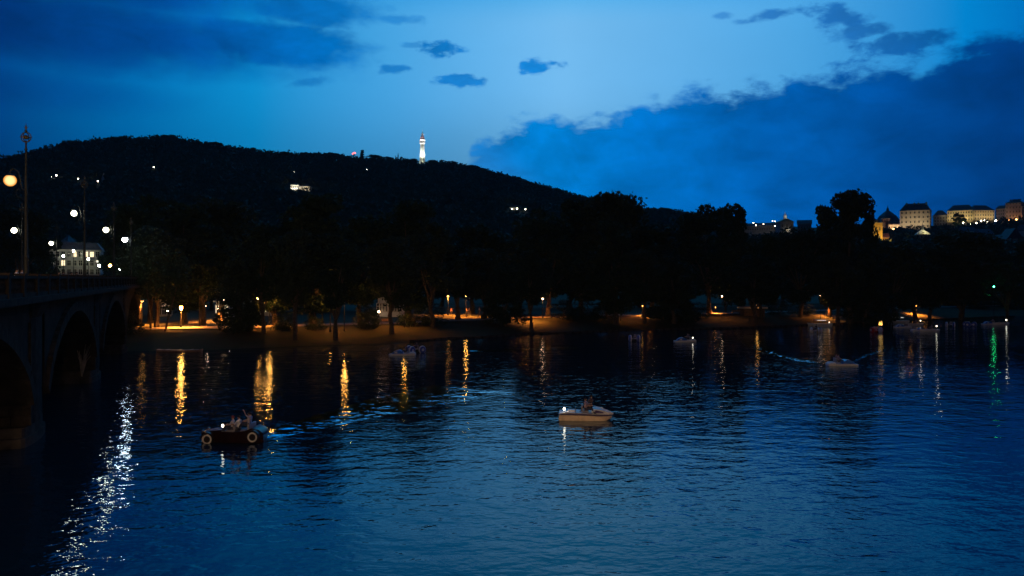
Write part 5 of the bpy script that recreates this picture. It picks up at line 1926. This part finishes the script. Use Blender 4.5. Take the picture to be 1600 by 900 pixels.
# --- sporty cream pedal boat, bow to local +x
pos = water_at(915, 655)
sp = thing('sport_pedal_boat', 'cream and orange pedal boat with purple stripe and pointed nose carrying two people', 'pedal boat', pos, R(-5))
mb = MB()
S = [(-1.88, .72, -.1, .30), (-1.8, .78, -.15, .38), (-0.9, .80, -.15, .38), (0.3, .80, -.15, .36), (1.0, .75, -.12, .33), (1.5, .54, .0, .31), (1.86, .22, .16, .32)]
mb.loft([section(*s, flare=.92) for s in S])
mb.build('hull', CREAM, sp, True)
mb = MB()
mb.loft([section(x, w, z0, z1, 2, 1.0) for x, w, z0, z1 in [(-1.84, .80, .38, .42), (-1.0, .835, .37, .52), (0.2, .835, .35, .48), (1.0, .78, .33, .43), (1.5, .57, .31, .38), (1.9, .24, .31, .36)]])
mb.build('side_stripe', PURP, sp, True)
mb = MB()
mb.loft([section(x, w, z0, z1, 2, .98) for x, w, z0, z1 in [(-1.88, .78, .42, .50), (-1.3, .81, .44, .62), (-0.9, .81, .50, .57), (0.2, .81, .48, .53), (0.9, .77, .42, .50), (1.88, .20, .36, .42)]])
mb.build('deck', BOATW, sp, True)
mb = MB()
mb.loft([section(x, w, z0, z1, 3, .9) for x, w, z0, z1 in [(0.42, .60, .48, .74), (0.62, .66, .48, .82), (0.95, .60, .46, .76), (1.35, .46, .42, .62), (1.92, .12, .38, .44)]])
mb.build('nose_cowl', BOATW, sp, True)
for sg in (-1, 1):
    MB().tube([(0.4, sg * .70, .55), (0.7, sg * .70, .80), (1.1, sg * .60, .74), (1.6, sg * .34, .56), (1.96, sg * .10, .44)], [.03, .045, .045, .04, .03], 6).build('rail', BOATW, sp, True)
    MB().add([(0.62, sg * .672, .56), (1.3, sg * .515, .52), (1.18, sg * .52, .62), (0.70, sg * .655, .74)], [(0, 1, 2, 3)]).add([(0.62, sg * .60, .56), (1.3, sg * .45, .52), (1.18, sg * .45, .62), (0.70, sg * .58, .74)], [(0, 1, 2, 3)]).build('cowl_recess', PURP, sp)
for y in (-.35, .35):
    MB().box((0.0, y, .62), (.42, .48, .10)).box((-.24, y, .84), (.10, .48, .42)).build('seat', SEAT, sp)
MB().tube([(-0.7, -.6, .54), (-0.72, -.6, .85), (-0.72, .6, .85), (-0.7, .6, .54)], .02, 6).build('stern_rail', mat('chrome', (.5,) * 3), sp)
MB().box((-1.0, -.1, .63), (.5, .5, .14)).build('storage_box', BOATW, sp)
boat_lamp(sp, (-1.5, -.5, .60), LB2, 0.085, 0.10)
person('rider in a pinkish top on the cream pedal boat', on_boat(sp, (0.02, -.35, .68)), PI / 2 - R(5) - .3, 'sit', (0.42, 0.30, 0.34), (0.05, 0.05, 0.07), group='riders of the cream pedal boat')
person('taller rider in dark clothes turned aft on the cream pedal boat', on_boat(sp, (0.36, .30, .74)), -PI / 2 + .5, 'sit', (0.10, 0.06, 0.06), (0.03, 0.03, 0.04), group='riders of the cream pedal boat', scale=1.05)

# --- small cowl pedal boats, bow to local -x
_cow = [0]


def cowl_boat(label, px, py, rz, cowl=BLUE, riders=(), lamp=None, scale=1.0):
    b = thing('cowl_pedal_boat', label, 'pedal boat', water_at(px, py), rz, 'small cowled pedal boats', (scale,) * 3)
    mb = MB()
    mb.loft([section(x, w, -.12, z, 3, .9) for x, w, z in [(-1.75, .35, .16), (-1.6, .62, .20), (-0.6, .74, .24), (0.9, .74, .26), (1.6, .70, .30), (1.7, .6, .26)]])
    mb.build('hull', BOATW, b, True)
    mb = MB()
    mb.loft([section(x, w, .18, z, 4, .85) for x, w, z in [(-1.35, .36, .24), (-1.15, .50, .44), (-0.75, .60, .64), (-0.35, .64, .70), (0.0, .64, .52), (0.12, .62, .34)]])
    mb.build('cowl', cowl, b, True)
    MB().loft([[(x, -.20, z), (x, .20, z), (x, .20, z + .012), (x, -.20, z + .012)] for x, z in [(-1.35, .24), (-1.15, .443), (-0.75, .643), (-0.35, .703)]]).build('cowl_stripe', BOATW, b)
    sd = MB()
    sd.add([(-1.0, -.595, .30), (-.62, -.64, .30), (-.62, -.64, .56), (-.95, -.58, .50), (-1.0, -.57, .30), (-.62, -.60, .30), (-.62, -.60, .56), (-.95, -.56, .50)], [(0, 1, 2, 3), (7, 6, 5, 4), (0, 4, 5, 1), (1, 5, 6, 2), (2, 6, 7, 3), (3, 7, 4, 0)])
    sd.build('side_panel', BOATW, b)
    for y in (-.33, .33):
        MB().box((.55, y, .40), (.44, .46, .10)).box((.80, y, .64), (.10, .46, .44)).build('seat', SEAT, b)
    MB().box((1.25, 0, .34), (.6, 1.1, .12)).build('stern_deck', BOATW, b)
    if lamp:
        boat_lamp(b, lamp[0], lamp[1], lamp[2], .16)
    for k, (y, sh, lab) in enumerate(riders):
        person(lab, on_boat(b, (.52 * scale, y * scale, .45)), rz - PI / 2, 'sit', sh, (.05, .05, .07), group='riders of the small boats')
    return b


cowl_boat('blue-cowled pedal boat with a pale stripe beside the big-wheeled trike', 629, 555, R(2), riders=((-.33, (.12, .11, .15), 'rider in dark top on the blue-cowled boat by the big-wheeled trike'),))
cowl_boat('pale blue pedal boat right of the floating wheels in mid river', 1070, 534, R(4), BLUE, riders=((-.33, (.16, .14, .2), 'near rider on the pale blue boat in mid river'), (.33, (.2, .2, .22), 'far rider on the pale blue boat in mid river')), lamp=((1.2, -.3, .40), LB, .09))
cowl_boat('pale pedal boat trailing a blue wake on the right', 1316, 571, R(178), BLUE, riders=((.33, (.30, .26, .34), 'near rider on the boat with the blue wake'), (-.33, (.2, .16, .2), 'far rider on the boat with the blue wake')))
cowl_boat('blue pedal boat near the right bank under a lit line', 1410, 512, R(5), BLUE)
cowl_boat('low blue pedal boat between the two lamp-lit rowing boats', 1435, 517, R(185), BLUE, scale=0.8)
cowl_boat('blue pedal boat far right before the last rowing boat', 1546, 507, R(10), BLUE, riders=((-.33, (.4, .3, .3), 'rider on the blue boat far right'),))


# --- big-wheeled water trikes
def wheel(parent, c, r, w, body, hubm, rot=0.0, stripe=BOATW):
    o = obj('float_wheel', None, parent, c, rot)
    pr_ = [(0.16 * r, -w * .42), (0.55 * r, -w * .5), (0.85 * r, -w * .42), (0.97 * r, -w * .22), (r, 0), (0.97 * r, w * .22), (0.85 * r, w * .42), (0.55 * r, w * .5), (0.16 * r, w * .42)]
    MB().lathe(pr_, (0, 0, 0), 24, 'y').build('tyre', body, o, True)
    for s_ in (-1, 1):
        MB().lathe([(0.12 * r, -.02), (0.30 * r, -.03), (0.34 * r, 0), (0.12 * r, .02), (0.12 * r, -.02)], (0, s_ * w * .49, 0), 18, 'y').build('hub_ring', hubm, o, True)
    MB().lathe([(0.90 * r, -w * .40), (1.012 * r, -w * .2), (1.012 * r, -w * .06), (0.9 * r, -w * .1), (0.90 * r, -w * .40)], (0, 0, 0), 24, 'y').build('tread_stripe', stripe, o, True)
    return o


def trike(label, px, py, rz, bodies, riders=(), r=0.58, lamp=None, stripe=BOATW):
    b = thing('water_trike', label, 'water trike', water_at(px, py), rz, 'big-wheeled water trikes')
    wheel(b, (-0.75, -0.72, r * .72), r, .5, bodies[0], BOATW, 0.5, stripe)
    wheel(b, (-0.75, 0.72, r * .72), r, .5, bodies[1], BOATW, 0.5, stripe)
    wheel(b, (0.95, 0.0, r * .70), r * .92, .5, bodies[2], BOATW, 0.2, stripe)
    MB().tube([(-.75, -.72, r * .72), (-.75, .72, r * .72)], .03, 6).tube([(-.75, 0, r * .72), (.1, 0, .5), (.95, 0, .55)], .035, 6).build('frame', BOATW, b)
    for y in (-.28, .28):
        MB().box((.05, y, .62), (.4, .42, .08)).box((.26, y, .84), (.08, .42, .40)).build('seat', SEAT, b)
    if lamp:
        boat_lamp(b, lamp[0], lamp[1], lamp[2], .2)
    for (y, sh, lab) in riders:
        person(lab, on_boat(b, (.05, y, .66)), rz - PI / 2, 'sit', sh, (.05, .05, .07), group='riders of the water trikes')


trike('dark blue water trike with white-ringed floating wheels beside the blue-cowled boat', 649, 551.5, R(25), (BLUED, BLUED, BLUED), ((-.28, (.12, .10, .14), 'rider low behind the wheels of the dark blue trike'),))
trike('blue water trike with three floating wheels close together in mid river', 994, 533, R(60), (BLUED, BLUE, BLUE))
trike('grey and yellow water trike under a strip of lamplight on the right', 1277, 520, R(35), (YEL, BOATW, BOATW), ((.28, (.06, .06, .08), 'dark rider on the grey and yellow trike'),))
trike('red and pale blue water trike with a glowing fire basket', 1369, 519, R(70), (PALEB, REDF, REDF), stripe=REDF)
fb = thing('fire_basket', 'glowing orange fire basket on the red and pale blue trike', 'lantern', water_at(1374.5, 519) + Vector((0, -.2, 1.05)))
MB().lathe([(.14, 0), (.24, .28), (.26, .30)], n=8).build('basket', IRON, fb)
fl = MB()
for i in range(9):
    a = 2.4 * i
    rr_ = .18 * (i % 3) / 2
    fl.lathe([(.10, .22), (.13, .40), (.06, .62 + .12 * (i % 2)), (0, .80 + .15 * (i % 3))], (rr_ * math.cos(a) * 1.8, rr_ * math.sin(a), 0), 6)
fl.build('flame', L_BOAT('fire_glow', (1, .5, .10), 2.2), fb, True)
trike('dim blue-grey water trike near the right bank', 1487, 510.5, R(40), (BLUED, PALEB, BLUED))
trike('faint dark water trike right of the dim blue-grey one', 1513, 510, R(100), (BLUED, BLUED, BLUED))


# --- rowing boats with lamps
def rowboat(label, px, py, rz, lampm, lr=.13, rider=None):
    b = thing('rowing_boat', label, 'rowing boat', water_at(px, py), rz, 'lamp-lit rowing boats')
    mb = MB()
    outer = [section(x, w, z0, z1, 4, .6) for x, w, z0, z1 in [(-2.0, .06, .1, .58), (-1.6, .36, -.1, .48), (-0.7, .62, -.15, .38), (0.6, .64, -.15, .38), (1.5, .50, -.1, .44), (1.75, .40, -.02, .46)]]
    mb.loft(outer)
    mb.build('hull', BOATW, b, True)
    MB().loft([section(x, w, .40, .42, 1, .95) for x, w in [(-1.4, .28), (-.7, .48), (.6, .50), (1.3, .40)]]).build('inside', SEAT, b)
    for x in (-.6, .3, 1.0):
        MB().box((x, 0, .46), (.24, 1.02, .05)).build('thwart', CREAM, b)
    for sg in (-1, 1):
        MB().tube([(.1, sg * .4, .62), (-.05, sg * 1.9, .12)], .022, 5).box((-.07, sg * 2.05, .06), (.14, .4, .02)).build('oar', CREAM, b)
    boat_lamp(b, (1.3, 0, .46), lampm, lr, .45)
    if rider:
        person(rider, on_boat(b, (.3, 0, .48)), rz - PI / 2, 'sit', (.2, .2, .24), (.05, .05, .07), group='riders of the rowing boats')


rowboat('pale rowing boat with lamp, leftmost of the lamp-lit rowing boats near the right bank', 1429, 508.5, R(3), LB, .10, 'rower in the leftmost lamp-lit rowing boat')
rowboat('pale rowing boat with bright lamp and long glint below the blue pedal boats', 1453, 518, R(4), LB2, .11, 'rower in the boat with the long glint')
rowboat('rowing boat with bright lamp at the far right', 1564, 507.5, R(8), LB2, .12)
rowboat('rowing boat under a strip of light behind the grey and yellow trike', 1286, 511, R(2), LB, .08)
# passenger boat lights: moored launches with a lit awning strip
for (px, py, lab, grp) in [(1409, 504.5, 'moored launch with a white light strip behind the blue pedal boat', 0), (1287, 509.5, 'moored launch with a white light strip behind the yellow trike', 1)]:
    q = water_at(px, py)
    b = thing('moored_launch', lab, 'boat', q + Vector((0, 2.2, 0)), R(2), 'moored launches')
    MB().loft([section(x, w, -.1, z, 3, .8) for x, w, z in [(-2.6, .2, .6), (-2.0, .7, .5), (0, .9, .42), (2.2, .85, .46), (2.5, .7, .48)]]).build('hull', BOATW, b, True)
    for x in (-1.1, 1.3):
        for y in (-.7, .7):
            MB().tube([(x, y, .4), (x, y, 1.15)], .03, 5).build('awning_post', IRON, b)
    MB().box((.1, 0, 1.19), (2.8, 1.7, .07)).build('awning', BOATW, b)
    MB().box((.1, -.80, 1.12), (1.9, .05, .05)).build('light_strip', L_BOAT('strip_light', (1, .92, .8), 1.6), b)
# low punt lying at the bank under the orange lantern
q = P(290, 549, 116)
b = thing('moored_punt', 'low flat punt lying at the bank below the orange lantern', 'boat', (q.x, shoreY(q.x) - 1.0, 0.0), R(1.5))
MB().loft([section(x, w, -.1, z, 2, .85) for x, w, z in [(-3.0, .5, .34), (-2.6, .7, .25), (0, .8, .2), (2.6, .7, .25), (3.0, .5, .34)]]).build('hull', mat('punt_wood', (.38, .22, .14), .5, .25), b, True)
for x in (-1.6, 0, 1.6):
    MB().box((x, 0, .24), (.25, 1.3, .05)).build('thwart', CREAM, b)

# ------------------------------------------------------------------ people on bank and bridge
for (px, Y, lab, sh, ps, rz) in [(26, 55, 'person in a white shirt at the bridge parapet, leftmost', (.75, .75, .78), 'stand', PI / 2), (34, 55.5, 'person in a pale top second along the bridge parapet', (.62, .60, .60), 'stand', PI / 2 + .5),
                                 (43, 66, 'person in dark clothes on the bridge left of the second lamp post', (.12, .12, .14), 'walk', 0), (92, 76, 'person in a brownish top on the bridge under the apartment house', (.3, .2, .18), 'stand', 1.2),
                                 (99, 76.5, 'person in dark top next to the brownish one on the bridge', (.1, .1, .13), 'stand', 2.2), (112, 82, 'person walking on the bridge left of the second lamp post foot', (.22, .16, .15), 'walk', 3.0),
                                 (120, 83, 'person in black on the bridge right under the lit attic windows', (.05, .05, .06), 'stand', 0.6), (154, 104, 'person in a pale shirt on the bridge near its far end', (.5, .48, .45), 'stand', 1.8)]:
    person(lab, (xy(px, Y)[0], Y, 8.9), rz, ps, sh, (.06, .06, .08), group='people on the bridge')
for (px, Y, lab, sh, ps, rz) in [(705, 176, 'person in a pink top by the lit pole in the clearing', (.62, .30, .26), 'stand', 0.4), (729, 177, 'person walking in the clearing left of the tree trunk', (.5, .4, .32), 'walk', 1.4),
                                 (733, 178, 'person beside the tree trunk in the clearing', (.35, .3, .28), 'walk', 1.4), (749, 180, 'person in a grey top at the right of the clearing', (.4, .38, .36), 'stand', 2),
                                 (1302, 184, 'person in a pale top standing on the right bank under the lantern', (.7, .6, .5), 'stand', 0), (1307, 184, 'person in dark clothes beside the pale one on the right bank', (.06, .06, .07), 'stand', 0.4)]:
    person(lab, (xy(px, Y)[0], Y, bankz(xy(px, Y)[0], Y) + .08), rz, ps, sh, (.08, .07, .08), group='people on the island')
for (px, Y, lab) in [(1316, 180, 'person sitting low on the right bank slope'), (1320, 179, 'second person sitting low on the right bank slope')]:
    person(lab, (xy(px, Y)[0], Y, bankz(xy(px, Y)[0], Y) + .12), 0.3, 'sit', (.45, .28, .2), (.1, .1, .12), group='people on the island')

# thin bare trunks on the lawn by the bridge
for i, (px, Y, lean, lab) in enumerate([(258, 128, 1.6, 'thin leaning trunk left of the orange lantern'), (236, 130, -0.6, 'thin trunk, first from the bridge on the lawn'), (312, 141, 0.0, 'young tree right of the orange lantern'), (339, 143, 0.1, 'young tree left of the bushy bank tree')]):
    x = xy(px, Y)[0]
    b = thing('thin_tree', lab, 'tree', (x, Y, bankz(x, Y) - .1), 0, 'thin trees on the lit lawn')
    mb = MB().tube([(0, 0, 0), (lean * .4, 0, 2.6), (lean, 0, 6.0), (lean * 1.2, .2, 9)], [.16, .13, .10, .05], 7)
    for k in range(5):
        mb.tube([(lean * .7, 0, 4.2 + k), (lean + random.uniform(-1.6, 1.6), random.uniform(-1, 1), 6.4 + k)], [.05, .02], 5)
    mb.build('trunk', BARK, b)
    pts_ = np.stack([rng.normal(lean * 1.1, 1.3, 900), rng.normal(0, 1.2, 900), rng.normal(8.4, 1.5, 900)], 1)
    v_, q_ = leaf_quads(pts_, 0.5)
    obj('crown', fast_mesh('crown', v_, q_, LEAF[2]), b)

# benches on the promenade
bench_seat = MB().box((0, 0, .45), (1.8, .42, .05)).mesh('seat', mat('bench_wood', (.25, .15, .08), .7, .3))
bench_back = MB().box((0, .22, .75), (1.8, .05, .35)).mesh('backrest', mat('bench_wood', (.25, .15, .08), .7, .3))
bench_leg = MB().box((0, 0, .22), (.06, .42, .44)).mesh('leg', IRON)
for i, (px, lab) in enumerate([(604, 'bench on the lit patch before the long pale building'), (652, 'bench right of the long pale building'), (1010, 'bench under the hidden lantern above the floating wheels'), (1150, 'bench left of the small stall')]):
    x = xy(px, 160)[0]
    Yb = shoreY(x) + 17
    x = xy(px, Yb)[0]
    b = thing('park_bench', lab, 'bench', (x, Yb, bankz(x, Yb) + .15), 0, 'benches on the promenade')
    obj('seat', bench_seat, b)
    obj('backrest', bench_back, b)
    obj('leg', bench_leg, b, (-.8, 0, 0))
    obj('leg', bench_leg, b, (.8, 0, 0))

# ------------------------------------------------------------------ the quay the picture is taken from, with its street lamps
MB().box((0, -24.5, 2.0), (160, 50, 12.8)).build('quay', STONE, kind='structure')
for i, (x, y) in enumerate([(-28, -14), (-15, -11), (-4, -9), (5, -11)]):
    r = copy_tree(proto, (x, y, 8.4), PI / 2, '%s street lamp on the quay behind the viewer' % ORD[i])
    r['group'] = 'street lamps on the quay'
    set_globe(r, L_QUAY)

# ------------------------------------------------------------------ evening air
hz = bpy.data.materials.new('evening_haze')
hz.use_nodes = True
ht = hz.node_tree
ht.nodes.clear()
pv = ht.nodes.new('ShaderNodeVolumePrincipled')
pv.inputs['Color'].default_value = (0.45, 0.80, 1.0, 1)
pv.inputs['Density'].default_value = 0.000042
pv.inputs['Anisotropy'].default_value = 0.0
ho = ht.nodes.new('ShaderNodeOutputMaterial')
ht.links.new(pv.outputs[0], ho.inputs['Volume'])
MB().box((0, 830, 136), (3800, 1860, 278)).build('haze', hz, kind='stuff')
